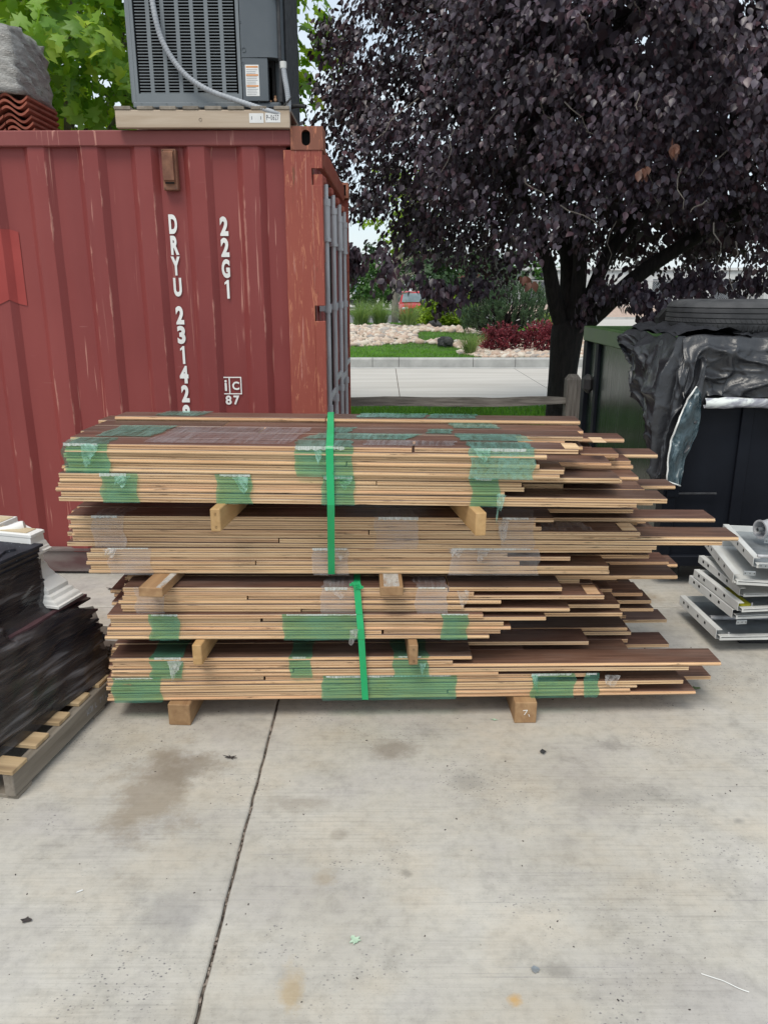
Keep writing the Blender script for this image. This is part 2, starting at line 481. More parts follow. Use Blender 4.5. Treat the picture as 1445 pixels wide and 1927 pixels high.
# ---- container paint: faded maroon, scraped and rusty
def cpaint(name, base, dark, orange=0.0, scr=0.5, rough=0.5):
    b = NB(name)
    P = b.coord('Object')
    f = b.noise(b.mapped(P, (1, 1, 0.35)), 1.6, 5)
    col = b.ramp(f, [(0.3, dark), (0.68, base)])
    # chalky vertical fading
    fade = b.noise(b.mapped(P, (14, 14, 0.5)), 1.0, 4)
    col = b.mix(b.ramp(fade, [(0.5, 0.0), (0.8, 0.05)]), col, (0.36, 0.15, 0.14))
    # fine light scratches, mostly vertical, and dents
    s1 = b.noise(b.mapped(P, (42, 42, 1.3)), 1.0, 3, 0.5, 0.6)
    g1 = b.noise(P, 2.4, 2)
    m1 = b.math('MULTIPLY', b.ramp(s1, [(0.645, 0.0), (0.69, scr * 1.4)]), b.ramp(g1, [(0.44, 0.0), (0.56, 1.0)]))
    col = b.mix(m1, col, (0.52, 0.25, 0.20))
    s2 = b.noise(b.mapped(P, (3, 3, 46), rot=(0, 0.25, 0)), 1.0, 2)
    m2 = b.math('MULTIPLY', b.ramp(s2, [(0.69, 0.0), (0.72, scr * 0.9)]), b.ramp(b.noise(P, 3.7, 2), [(0.55, 0.0), (0.64, 1.0)]))
    col = b.mix(m2, col, (0.45, 0.22, 0.20))
    # paint rubbed off along the ridge edges
    sepx = b.n('SeparateXYZ'); b.set(sepx.inputs[0], P)
    q = b.math('FRACT', b.math('DIVIDE', b.math('ADD', sepx.outputs[0], 0.401 + 0.148 + 0.296 * 40), 0.296))
    q = b.math('ABSOLUTE', b.math('SUBTRACT', b.math('ABSOLUTE', b.math('SUBTRACT', q, 0.5)), 0.148))
    q = b.math('ADD', q, b.math('MULTIPLY', b.math('SUBTRACT', b.noise(b.mapped(P, (30, 30, 9)), 1.0, 4, .7), 0.5), 0.10))
    rub = b.math('MULTIPLY', b.ramp(q, [(0.004, 1.0), (0.016, 0.0)]), b.ramp(b.noise(b.mapped(P, (5, 5, 2.2), (3, 1, 8)), 1.0, 3), [(0.53, 0.0), (0.60, 1.0)]))
    col = b.mix(b.math('MULTIPLY', rub, scr * 1.3), col, (0.50, 0.24, 0.19))
    # rust specks
    r1 = b.noise(P, 26, 4, 0.7)
    col = b.mix(b.ramp(r1, [(0.72, 0.0), (0.78, 0.6)]), col, (0.11, 0.045, 0.03))
    if orange:
        o1 = b.noise(b.mapped(P, (40, 40, 5.5)), 1.0, 6, 0.75, 1.2)
        col = b.mix(b.ramp(o1, [(0.555, 0.0), (0.60, orange * .9)]), col, (0.50, 0.19, 0.11))
        o2 = b.noise(b.mapped(P, (26, 26, 3.1), (3, 2, 1)), 1.0, 4, 0.7)
        col = b.mix(b.ramp(o2, [(0.64, 0.0), (0.70, orange)]), col, (0.16, 0.065, 0.035))
    nrm = b.bump(b.noise(P, 9, 4), 0.12, 0.01)
    return b.done(b.principled(col, rough, 0, nrm, 0.4))
M_CPAINT = cpaint('container_paint', (0.26, 0.053, 0.048), (0.20, 0.037, 0.036))
M_CRAIL = cpaint('container_rail_paint', (0.26, 0.072, 0.066), (0.20, 0.046, 0.044), 0.0, 0.6)
M_CPOST = cpaint('container_post_paint', (0.34, 0.085, 0.055), (0.26, 0.056, 0.042), 0.9, 0.5, 0.6)
M_CRUST = cpaint('rusty_casting', (0.30, 0.12, 0.075), (0.20, 0.075, 0.05), 1.0, 0.3, 0.75)
M_CBASE = pmat('dusty_bottom_rail', (0.10, 0.05, 0.05), (0.19, 0.16, 0.15), 3, (1, 1, 3), rough=0.8)
M_REDPATCH = pmat('fresh_red_paint', (0.31, 0.044, 0.038), (0.36, 0.056, 0.048), 4, rough=0.5, bump=0.1)
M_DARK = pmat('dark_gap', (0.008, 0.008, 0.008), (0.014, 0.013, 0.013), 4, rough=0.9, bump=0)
M_ROD = pmat('galvanised_rod', (0.36, 0.36, 0.37), (0.52, 0.52, 0.54), 5, (6, 6, 0.6), rough=0.55, metal=0.2, bump=0.1)
M_WHITEP = pmat('white_lettering', (0.72, 0.72, 0.70), (0.82, 0.82, 0.80), 14, rough=0.6, bump=0)
M_VENT = pmat('rusty_vent', (0.16, 0.07, 0.045), (0.27, 0.13, 0.08), 14, rough=0.8, bump=0.4)

# ---- lumber
def woodmat(name, c1, c2, dark, axis=0, scale=1.0, rough=0.75):
    b = NB(name)
    st = [26, 26, 26]; st[axis] = 1.6
    oi = b.n('ObjectInfo').outputs['Random']
    off = b.n('CombineXYZ')
    for i, k in enumerate((31.0, 57.0, 83.0)): b.set(off.inputs[i], b.math('MULTIPLY', oi, k))
    va = b.n('VectorMath'); va.operation = 'ADD'
    b.set(va.inputs[0], b.mapped(b.coord('Object'), tuple(s * scale for s in st)))
    b.set(va.inputs[1], off.outputs[0])
    v = va.outputs[0]
    f = b.noise(v, 1.0, 5, 0.6, 0.6)
    col = b.ramp(f, [(0.3, c1), (0.65, c2)])
    sp = b.noise(v, 0.35, 3)
    col = b.mix(b.ramp(sp, [(0.60, 0.0), (0.72, 0.7)]), col, dark)
    k = b.math('MULTIPLY_ADD', oi, 0.35); k.node.inputs[2].default_value = 0.82
    col = b.mix(1.0, col, k, 'MULTIPLY')
    return b.done(b.principled(col, rough, 0, b.bump(f, 0.25, 0.002), 0.3))
M_PINEL = woodmat('pine_lumber', (0.42, 0.25, 0.105), (0.56, 0.36, 0.17), (0.20, 0.11, 0.05), 1)
M_PINEB = woodmat('block_lumber', (0.28, 0.16, 0.08), (0.40, 0.25, 0.13), (0.12, 0.065, 0.035), 1)
M_PALD = woodmat('pallet_deck_wood', (0.36, 0.25, 0.135), (0.50, 0.37, 0.22), (0.18, 0.12, 0.07), 0)
M_PALG = woodmat('pallet_grey_wood', (0.17, 0.145, 0.115), (0.28, 0.245, 0.205), (0.09, 0.075, 0.06), 1)
M_PALX = woodmat('pallet_stringer_wood', (0.38, 0.29, 0.21), (0.50, 0.41, 0.32), (0.24, 0.17, 0.12), 0)

def plank_mats():
    b = NB('plank_stained_face')
    oi = b.n('ObjectInfo').outputs['Random']
    off = b.n('CombineXYZ')
    for i, k in enumerate((31.0, 57.0, 83.0)): b.set(off.inputs[i], b.math('MULTIPLY', oi, k))
    va = b.n('VectorMath'); va.operation = 'ADD'
    b.set(va.inputs[0], b.mapped(b.coord('Object'), (2.2, 48, 48)))
    b.set(va.inputs[1], off.outputs[0])
    f = b.noise(va.outputs[0], 1.0, 6, 0.65, 0.9)
    col = b.ramp(f, [(0.28, (0.046, 0.028, 0.021)), (0.48, (0.098, 0.060, 0.045)), (0.70, (0.165, 0.108, 0.082))])
    hue = b.ramp(oi, [(0.0, (0.85, 0.80, 0.78)), (0.35, (1.1, 0.94, 0.90)), (0.7, (1.22, 0.92, 0.86)), (1.0, (1.35, 1.25, 1.15))])
    col = b.mix(1.0, col, hue, 'MULTIPLY')
    dust = b.noise(b.mapped(b.coord('World'), (3, 9, 9)), 1.0, 4)
    col = b.mix(b.ramp(dust, [(0.48, 0.0), (0.75, 0.28)]), col, (0.24, 0.20, 0.18))
    rr = b.ramp(f, [(0.3, 0.50), (0.7, 0.36)])
    face = b.done(b.principled(col, rr, 0, b.bump(f, 0.25, 0.0015), 0.5))
    b = NB('plank_ply_edge')
    oi = b.n('ObjectInfo').outputs['Random']
    off = b.n('CombineXYZ')
    for i, k in enumerate((31.0, 57.0, 3.0)): b.set(off.inputs[i], b.math('MULTIPLY', oi, k))
    def sh(scale):
        va = b.n('VectorMath'); va.operation = 'ADD'
        b.set(va.inputs[0], b.mapped(b.coord('Object'), scale)); b.set(va.inputs[1], off.outputs[0])
        return va.outputs[0]
    f = b.noise(sh((2.5, 20, 260)), 1.0, 3, 0.6)
    col = b.ramp(f, [(0.30, (0.41, 0.26, 0.15)), (0.50, (0.63, 0.44, 0.265)), (0.72, (0.78, 0.60, 0.39))])
    pink = b.ramp(oi, [(0.0, (1.0, 0.92, 0.84)), (0.4, (1.0, 1.0, 1.0)), (0.75, (1.02, 0.9, 0.86)), (1.0, (1.08, 1.06, 1.0))])
    col = b.mix(1.0, col, pink, 'MULTIPLY')
    stn = b.noise(sh((5, 5, 120)), 1.0, 5, 0.7)
    col = b.mix(b.ramp(stn, [(0.60, 0.0), (0.67, 0.85)]), col, (0.05, 0.028, 0.02))
    edge = b.done(b.principled(col, 0.75, 0, b.bump(f, 0.3, 0.001), 0.3))
    return face, edge
M_PFACE, M_PEDGE = plank_mats()

def filmmat(name, tcol, dcol, lo, hi, streak=(6, 6, 260), sheen=0.22):
    b = NB(name)
    P = b.coord('Object')
    s = b.noise(b.mapped(P, streak), 1.0, 3, 0.6)
    w = b.noise(P, 9, 3)
    fac = b.ramp(b.math('MULTIPLY_ADD', s, 0.6), [(0.3, lo), (0.75, hi)])
    fac.node.inputs['Fac'].links[0].from_node.inputs[2].default_value = 0.0
    t = b.math('ADD', b.math('MULTIPLY', s, 0.55), b.math('MULTIPLY', w, 0.45))
    fac = b.ramp(t, [(0.36, lo), (0.66, hi)])
    tr = b.n('BsdfTransparent'); b.set(tr.inputs['Color'], tcol)
    p = b.principled(dcol, 0.16, 0, b.bump(b.math('ADD', s, w), 0.35, 0.004), 0.6)
    ms = b.n('MixShader'); b.set(ms.inputs[0], fac)
    b.t.links.new(tr.outputs[0], ms.inputs[1]); b.t.links.new(p, ms.inputs[2])
    return b.done(ms.outputs[0])
M_FILMG = filmmat('green_stretch_film', (0.60, 0.88, 0.74), (0.16, 0.46, 0.34), 0.05, 0.34)
M_FILMT = filmmat('mint_stretch_film', (0.68, 0.93, 0.85), (0.27, 0.53, 0.46), 0.10, 0.56, (60, 7, 60))
M_FILMC = filmmat('clear_stretch_film', (0.97, 0.96, 0.96), (0.66, 0.62, 0.61), 0.05, 0.33)
M_FILMCT = filmmat('clear_stretch_film_top', (0.95, 0.95, 0.97), (0.60, 0.58, 0.60), 0.05, 0.36, (90, 5, 60))
M_FILMW = filmmat('crumpled_film', (0.80, 0.96, 0.90), (0.40, 0.68, 0.58), 0.03, 0.62, (30, 30, 30))
M_FILMWC = filmmat('crumpled_clear_film', (0.96, 0.97, 0.97), (0.72, 0.71, 0.70), 0.02, 0.55, (30, 30, 30))
M_FILMEDGE = filmmat('folded_film_glint', (0.9, 0.96, 0.93), (0.72, 0.76, 0.74), 0.25, 0.95, (160, 20, 20))  # whitish streaks: doubled film layers plus a painted glint
M_FILMGREY = filmmat('grey_cloudy_film', (0.75, 0.75, 0.74), (0.46, 0.45, 0.43), 0.62, 0.97, (8, 8, 40))
def blackfilm():
    b = NB('dark_stretch_film')
    P = b.coord('Object')
    s = b.noise(b.mapped(P, (2, 2.2, 26), rot=(R(40), 0, 0)), 1.0, 3, 0.55)
    w = b.noise(b.mapped(P, (2, 2, 5), rot=(R(30), 0, 0)), 1.0, 3)
    fac = b.ramp(b.math('ADD', b.math('MULTIPLY', s, 0.6), b.math('MULTIPLY', w, 0.4)), [(0.36, 0.50), (0.62, 0.97)])
    tr = b.n('BsdfTransparent'); b.set(tr.inputs['Color'], (0.72, 0.70, 0.70))
    p = b.principled(b.ramp(s, [(0.38, (0.014, 0.014, 0.019)), (0.56, (0.036, 0.033, 0.036)), (0.70, (0.15, 0.145, 0.155))]), 0.24, 0, b.bump(b.math('ADD', w, b.math('MULTIPLY', s, .5)), 0.7, 0.02), 0.7)  # palest streaks are highlights of the glossy film, painted in
    ms = b.n('MixShader'); b.set(ms.inputs[0], fac)
    b.t.links.new(tr.outputs[0], ms.inputs[1]); b.t.links.new(p, ms.inputs[2])
    return b.done(ms.outputs[0])
M_FILMK = blackfilm()
def strapmat():
    b = NB('green_pet_strap')
    P = b.coord('Object')
    f = b.noise(b.mapped(P, (8, 8, 3)), 1.0, 4)
    dirt = b.noise(P, 60, 3)
    col = b.ramp(f, [(0.3, (0.012, 0.36, 0.12)), (0.7, (0.02, 0.45, 0.165))])
    col = b.mix(b.ramp(dirt, [(0.62, 0.0), (0.72, 0.35)]), col, (0.02, 0.14, 0.06))
    return b.done(b.principled(col, 0.38, 0, b.bump(b.noise(b.mapped(P, (300, 300, 300)), 1, 1), 0.15, 0.0006), 0.5))
M_STRAP = strapmat()
# ---- metals, plastics, others
M_ACG = pmat('condenser_grey_paint', (0.165, 0.185, 0.20), (0.19, 0.21, 0.225), 3, rough=0.42, bump=0.03)
M_ACD = pmat('condenser_dark_paint', (0.085, 0.10, 0.115), (0.105, 0.12, 0.135), 3, rough=0.42, bump=0.03)
M_COND = pmat('grey_conduit', (0.33, 0.35, 0.38), (0.40, 0.42, 0.45), 20, rough=0.5, bump=0.05)
M_COPPER = pmat('dull_copper', (0.30, 0.17, 0.10), (0.42, 0.25, 0.15), 20, rough=0.5, metal=0.6)
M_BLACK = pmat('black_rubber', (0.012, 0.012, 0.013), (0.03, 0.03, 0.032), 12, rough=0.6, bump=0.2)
M_COIL = pmat('black_coil_guard', (0.02, 0.021, 0.024), (0.045, 0.046, 0.05), 30, rough=0.5, bump=0.2)
M_PAPER = pmat('white_sticker', (0.70, 0.70, 0.69), (0.80, 0.80, 0.79), 9, rough=0.5, bump=0)
M_ORANGE = pmat('orange_print', (0.62, 0.26, 0.09), (0.70, 0.32, 0.12), 9, rough=0.5, bump=0)
M_INK = pmat('grey_ink', (0.20, 0.20, 0.22), (0.32, 0.32, 0.34), 40, rough=0.6, bump=0)
M_INKD = pmat('dark_ink', (0.04, 0.04, 0.06), (0.09, 0.09, 0.11), 40, rough=0.6, bump=0)
M_TILE = pmat('clay_roof_tile', (0.20, 0.055, 0.035), (0.31, 0.095, 0.06), 14, rough=0.85, bump=0.4, rnd=0.4)
M_DUMP = None
def dumpmat():
    b = NB('dark_green_enamel')
    P = b.coord('Object')
    f = b.noise(b.mapped(P, (2, 2, 1)), 2.0, 5)
    col = b.ramp(f, [(0.35, (0.010, 0.019, 0.016)), (0.7, (0.020, 0.034, 0.026))])
    sc = b.noise(b.mapped(P, (40, 40, 0.8)), 1.0, 4, 0.7)
    col = b.mix(b.ramp(sc, [(0.58, 0.0), (0.75, 0.10)]), col, (0.07, 0.075, 0.06))
    return b.done(b.principled(col, b.ramp(sc, [(0.4, 0.20), (0.7, 0.30)]), 0, b.bump(b.noise(P, 2.2, 2), 0.12, 0.03), 0.6))
M_DUMP = dumpmat()
M_DUMPN = pmat('shaded_dark_enamel', (0.004, 0.005, 0.009), (0.008, 0.010, 0.016), 3, rough=0.6, bump=0.1, spec=0.2)  # the dumpster enamel darkened: shade of the front put into the colour
M_DUMPG = pmat('lit_green_rim_enamel', (0.035, 0.075, 0.025), (0.06, 0.11, 0.04), 5, rough=0.4, bump=0.1)  # rim green lightened: light on its upturned faces put into the colour
def tarpmat():
    b = NB('black_tarpaulin')
    P = b.coord('Object')
    f = b.noise(P, 9, 5, 0.6)
    col = b.ramp(f, [(0.3, (0.019, 0.020, 0.024)), (0.7, (0.034, 0.035, 0.040))])
    cr = b.noise(P, 22, 4, 0.6, 0.5)
    return b.done(b.principled(col, 0.36, 0, b.bump(b.math('ADD', f, b.math('MULTIPLY', cr, .4)), 0.45, 0.015), 0.6))
M_TARP = tarpmat()
def flapmat():
    b = NB('teal_plastic_sheet')
    P = b.coord('Object')
    f = b.noise(b.mapped(P, (9, 9, 6)), 1.0, 5, 0.6, 1.0)
    col = b.ramp(f, [(0.30, (0.02, 0.035, 0.042)), (0.48, (0.035, 0.065, 0.08)), (0.58, (0.10, 0.15, 0.17)), (0.66, (0.55, 0.57, 0.56))])
    return b.done(b.principled(col, 0.2, 0, b.bump(f, 0.8, 0.02), 0.7))
M_FLAP = flapmat()
def hemmat():
    b = NB('silvery_tarp_underside')
    P = b.coord('Object')
    f = b.noise(b.mapped(P, (7, 7, 14)), 1.0, 4, 0.6, 0.8)
    col = b.ramp(f, [(0.34, (0.14, 0.14, 0.17)), (0.5, (0.32, 0.32, 0.36)), (0.62, (0.70, 0.73, 0.70))])
    return b.done(b.principled(col, 0.3, 0, b.bump(f, 0.6, 0.015), 0.6))
M_HEM = hemmat()
M_WHITEH = pmat('white_hem', (0.75, 0.75, 0.72), (0.85, 0.85, 0.82), 9, rough=0.6, bump=0.1)
M_TYRE = pmat('dusty_tyre_rubber', (0.040, 0.041, 0.044), (0.075, 0.075, 0.078), 9, rough=0.75, bump=0.3)
M_WHITEM = pmat('white_painted_metal', (0.55, 0.55, 0.53), (0.66, 0.66, 0.64), 6, rough=0.45, bump=0.05)
M_GALV = pmat('galvanised_sheet', (0.34, 0.37, 0.39), (0.48, 0.51, 0.53), 12, rough=0.35, metal=0.7, bump=0.08)
M_YELLOW = pmat('yellow_label', (0.48, 0.46, 0.03), (0.58, 0.55, 0.05), 12, rough=0.5, bump=0)
M_PLASTER = pmat('white_plaster', (0.70, 0.69, 0.66), (0.80, 0.79, 0.77), 7, rough=0.65, bump=0.15)
M_PLRAW = pmat('raw_plaster_back', (0.48, 0.38, 0.24), (0.58, 0.48, 0.33), 12, rough=0.9, bump=0.4)
def shinglemat():
    b = NB('black_granule_shingle')
    P = b.coord('Object')
    f = b.noise(P, 12, 4)
    col = b.ramp(f, [(0.35, (0.014, 0.015, 0.021)), (0.7, (0.034, 0.034, 0.045))])
    sp = b.voro(P, 85)
    gate = b.noise(P, 70, 1)
    m = b.math('MULTIPLY', b.ramp(sp, [(0.10, 1.0), (0.2, 0.0)]), b.ramp(gate, [(0.52, 0.0), (0.58, 1.0)]))
    col = b.mix(m, col, (0.25, 0.27, 0.32))
    return b.done(b.principled(col, 0.75, 0, b.bump(b.noise(P, 260, 2), 0.5, 0.002), 0.35))
M_SHING = shinglemat()
M_SHINGP = pmat('purple_brown_shingle', (0.045, 0.022, 0.026), (0.085, 0.042, 0.048), 12, rough=0.6, bump=0.3, rnd=0.5)
M_SHINGB = pmat('brown_black_shingle', (0.025, 0.02, 0.018), (0.055, 0.042, 0.036), 12, rough=0.65, bump=0.3, rnd=0.5)
M_RED = pmat('red_car_paint', (0.42, 0.012, 0.022), (0.46, 0.016, 0.028), 3, rough=0.22, bump=0)
M_CARW = pmat('white_car_paint', (0.70, 0.70, 0.70), (0.76, 0.76, 0.76), 3, rough=0.25, bump=0)
M_GLASS = pmat('car_glass', (0.10, 0.14, 0.15), (0.17, 0.22, 0.23), 2, rough=0.08, bump=0, spec=0.8)
M_LAMP = pmat('headlamp_lens', (0.55, 0.56, 0.58), (0.68, 0.69, 0.70), 9, rough=0.12, bump=0)
M_TRUCKD = pmat('truck_chassis', (0.03, 0.03, 0.033), (0.08, 0.08, 0.085), 4, rough=0.7)
M_BLDW = pmat('white_metal_cladding', (0.62, 0.62, 0.61), (0.72, 0.72, 0.71), 1.5, rough=0.6, bump=0.05)
M_BLDR = pmat('red_brick_trim', (0.30, 0.10, 0.08), (0.38, 0.14, 0.11), 6, rough=0.8)
M_BLDG = pmat('blue_grey_window', (0.05, 0.06, 0.07), (0.10, 0.115, 0.13), 2, rough=0.15, bump=0)
# ================================================================== ground, road, planting
tag(MB().grid([[(x, y, -0.09) for y in (-60, 0, 40, 200, 900)] for x in (-700, -60, 0, 60, 700)]).build('ground', M_SOIL), kind='structure')

# yard: separate concrete slabs with dirt-filled joints
yard = MB().grid([[(x, y, -0.013) for y in (-7.2, 0, 7.78)] for x in (-12, 0, 12)]).build('yard_pavement', M_JOINT)
tag(yard, kind='structure')
XJ = [-11.57, -7.87, -4.17, -0.47, 3.23, 6.93, 10.63]
YJ = [-7.0, -3.3, 0.4, 4.1, 7.8]
for i in range(len(XJ) - 1):
    for j in range(len(YJ) - 1):
        g = 0.0046
        x0, x1, y0, y1 = XJ[i] + g, XJ[i + 1] - g, YJ[j] + g, YJ[j + 1] - g
        m = MB()
        ring = []
        for (d, z) in ((0.0, -0.08), (0.0, -0.006), (0.003, -0.002), (0.008, 0.0)):
            pts = []
            for (ax, ay, bx, by, n) in ((x0 + d, y0 + d, x1 - d, y0 + d, 60), (x1 - d, y0 + d, x1 - d, y1 - d, 60), (x1 - d, y1 - d, x0 + d, y1 - d, 60), (x0 + d, y1 - d, x0 + d, y0 + d, 60)):
                for k in range(n):
                    t = k / n
                    px_, py_ = ax + (bx - ax) * t, ay + (by - ay) * t
                    e = 0.0022 * vnoise(px_ * 17, py_ * 17) + 0.0016 * vnoise(px_ * 51, py_ * 43, 3)
                    px_ += e if abs(ax - bx) < 1e-6 else 0
                    py_ += e if abs(ay - by) < 1e-6 else 0
                    pts.append((px_, py_, z))
            ring.append(pts)
        n = len(ring[0])
        for pts in ring: m.v.extend(pts)
        for r_ in range(3):
            for k in range(n):
                k2 = (k + 1) % n
                m.f.append((r_ * n + k, r_ * n + k2, (r_ + 1) * n + k2, (r_ + 1) * n + k)); m.m.append(0)
        m.f.append(tuple(3 * n + k for k in range(n))); m.m.append(0)
        m.build('slab', M_CONC, yard)
# grit lying in the long joint
m = MB()
for k in range(110):
    y = random.uniform(1.2, 4.0); x = -0.47 + random.uniform(-0.006, 0.006)
    s = random.uniform(0.0015, 0.005)
    m.box(x - s, x + s, y - s * random.uniform(1, 3), y + s, -0.012, -0.012 + s * 1.5)
tag(m.build('joint_grit', pmat('grit', (0.07, 0.05, 0.04), (0.30, 0.25, 0.21), 60, rough=0.9, coord='World')), kind='stuff', label='grit and leaf crumbs in the slab joint')

# verge behind the yard
verge = MB().grid([[(x, y, -0.03) for y in (7.79, 9, 10.5, 12.0)] for x in (-14, -5, 0, 5, 16)]).build('verge', M_LAWN)
tag(verge, kind='structure')
def blades(name, n, xr, yr, zf, hr, w, mat, label, mask=None):
    X = rng.uniform(*xr, n); Y = rng.uniform(*yr, n)
    if mask is not None:
        k = mask(X, Y); X, Y = X[k], Y[k]
    n = len(X)
    Z = np.array([zf(x, y) for x, y in zip(X, Y)])
    D = np.stack([rng.normal(0, .35, n), rng.normal(0, .35, n), np.ones(n)], 1)
    Nn = np.stack([rng.normal(0, 1, n), rng.normal(0, 1, n), np.zeros(n) + .2], 1)
    h = rng.uniform(*hr, n)
    o = leaves(name, BLADE, np.stack([X, Y, Z], 1), D, Nn, h, w / h, mat)
    return tag(o, label, None, None, 'stuff')
blades('verge_grass', 26000, (-2.5, 5.0), (8.0, 12.0), lambda x, y: -0.03, (0.08, 0.2), 0.009, M_GRASS, 'rough green grass under the rail fence')
tag(MB().box(-40, 60, 12.0, 12.15, -0.06, 0.03, bev=0.012).build('near_kerb', M_KERB), kind='structure')
# street: concrete panels
street = MB().grid([[(x, y, -0.074) for y in (12.15, 19.0)] for x in (-60, 90)]).build('street', M_JOINT)
tag(street, kind='structure')
xs = [0.28 + 2.85 * k for k in range(-6, 12)]
for k in range(len(xs) - 1):
    MB().box(xs[k] + .008, xs[k + 1] - .008, 12.16, 18.72, -0.085, -0.06).build('road_panel', M_ROADC, street)
MB().box(-60, xs[0] - .008, 12.16, 18.72, -0.085, -0.06).build('road_panel', M_ROADC, street)
MB().box(xs[-1] + .008, 90, 12.16, 18.72, -0.085, -0.06).build('road_panel', M_ROADC, street)
# far kerb with gutter, cast in sections
kerb = MB().box(-60, 90, 18.73, 18.995, -0.085, -0.056).build('far_kerb', M_KERB)
tag(kerb, kind='structure')
kx = [-16, -9, -5, -3.2, -1.6, -0.28, 0.36, 2.17, 3.2, 4.9, 6.5, 8.5, 12, 20]
kp = [(19.0, -0.08), (19.0, 0.13), (19.03, 0.165), (19.16, 0.165), (19.16, -0.08)]
for k in range(len(kx) - 1):
    MB().prism([(p[0], p[1]) for p in kp][::-1], kx[k] + .006, kx[k + 1] - .006, 'x').build('kerb_section', M_KERB, kerb)

# planted island across the street
def isl(x, y):
    t = min(max((y - 21.5) / 3.6, 0), 1)
    t = t * t * (3 - 2 * t)
    z = 0.15 + 0.45 * t - 0.12 * min(max((x - 1.2) / 2.0, 0), 1) * t
    if y > 29: z -= 0.66 * min(1, (y - 29) / 3.0)
    return z + 0.015 * vnoise(x * 1.3, y * 1.3)
P = [[(x, y, isl(x, y)) for y in np.linspace(19.16, 32.5, 40)] for x in np.linspace(-14, 16, 60)]
island = MB().grid(P).build('island_lawn', M_LAWN, smooth=True)
tag(island, kind='structure')
def rock_zone(x, y):
    # left bed: a band; right bed: everything near the kerb beyond the lawn
    left = (x < 2.7) & (y > 22.5 + 0.2 * np.sin(x * 1.7) - 0.25 * (x > 1.2) * (x - 1.2)) & (y < 25.6 - 0.9 * np.maximum(x - .6, 0))
    right = (x > 2.1 + 0.2 * np.sin(y * 3)) & (y > 19.2) & (y < 24.5)
    wedge = (x > 1.0) & (y > 23.0) & (y < 24.2) & (x < 3.2)
    back = (x > 0.9) & (x < 3.0) & (y > 24.4) & (y < 25.6)
    return ((left | right) & ~wedge) | back
blades('island_grass', 34000, (-1.6, 6), (19.2, 28), isl, (0.04, 0.09), 0.012, M_GRASS, 'mown lawn across the street', mask=lambda x, y: ~rock_zone(x, y))
# river rocks
def rocks():
    bm = bmesh.new(); bmesh.ops.create_icosphere(bm, subdivisions=1, radius=1)
    tv = np.array([p.co for p in bm.verts]); bm.verts.index_update()
    tf = [tuple(p.index for p in f.verts) for f in bm.faces]; bm.free()
    X = rng.uniform(-1.6, 6.0, 9000); Y = rng.uniform(19.2, 25.8, 9000)
    k = rock_zone(X, Y); X, Y = X[k], Y[k]
    n = len(X)
    s = rng.uniform(0.04, 0.10, n) * np.where(rng.random(n) < .1, 1.5, 1)
    Z = np.array([isl(x, y) for x, y in zip(X, Y)]) + s * 0.25
    a = rng.uniform(0, 6.28, n)
    sx, sy, sz = s * rng.uniform(.9, 1.5, n), s * rng.uniform(.8, 1.1, n), s * rng.uniform(.5, .85, n)
    m = MB()
    jit = 1 + rng.normal(0, .07, (n, len(tv), 1))
    V = tv[None] * jit * np.stack([sx, sy, sz], 1)[:, None]
    c, d = np.cos(a)[:, None], np.sin(a)[:, None]
    Vx = V[..., 0] * c - V[..., 1] * d + X[:, None]; Vy = V[..., 0] * d + V[..., 1] * c + Y[:, None]; Vz = V[..., 2] + Z[:, None]
    W = np.stack([Vx, Vy, Vz], -1).reshape(-1, 3)
    F = (np.array(tf)[None] + (np.arange(n) * len(tv))[:, None, None]).reshape(-1, 3)
    me = bpy.data.meshes.new('river_rocks'); me.from_pydata(W.tolist(), [], F.tolist()); me.materials.append(M_PEB)
    me.polygons.foreach_set('use_smooth', [True] * len(me.polygons))
    return tag(link('river_rocks', me), 'tan and cream river rocks covering the planting bed', None, None, 'stuff')
rocks()
# land beyond
tag(MB().grid([[(x, y, -0.05) for y in (32.4, 60)] for x in (-90, 60)]).build('parking_road', M_ASPH), kind='structure')
tag(MB().grid([[(x, y, -0.03) for y in (60, 72)] for x in (-90, 8)]).build('far_lawn', M_LAWN), kind='structure')
tag(MB().grid([[(x, y, -0.04) for y in (72, 120)] for x in (-90, 8)]).build('far_parking', M_ROADC), kind='structure')
tag(MB().grid([[(x, y, -0.035) for y in (19.2, 48)] for x in (16.02, 90)]).build('side_street', M_ROADC), kind='structure')
tag(MB().grid([[(x, y, -0.02) for y in (34, 50)] for x in (7.5, 16.0)]).build('cross_street', M_ROADC), kind='structure')
tag(MB().grid([[(x, y, 0.02 + (0.5 if y > 55 else 0)) for y in (50, 56, 70)] for x in (8.2, 90)]).build('gravel_berm', M_PINKG), kind='structure')
tag(MB().box(8.2, 90, 49.85, 50.0, -0.05, 0.12).build('berm_kerb', M_KERB), kind='structure')

# ================================================================== plants
def limb(m, p0, p1, r0, r1, n=6, wob=0.08, seg=7, sag=0.0):
    p0, p1 = Vector(p0), Vector(p1)
    ln = (p1 - p0).length
    pts, rr = [], []
    ph = random.uniform(0, 6)
    for i in range(n + 1):
        t = i / n
        q = p0.lerp(p1, t)
        w = wob * ln * math.sin(t * math.pi)
        q = q + Vector((math.sin(ph + t * 5) * w, math.cos(ph * 1.7 + t * 4) * w, sag * ln * math.sin(t * math.pi)))
        pts.append(q); rr.append(r0 + (r1 - r0) * t)
    m.tube(pts, rr, seg)
    return pts

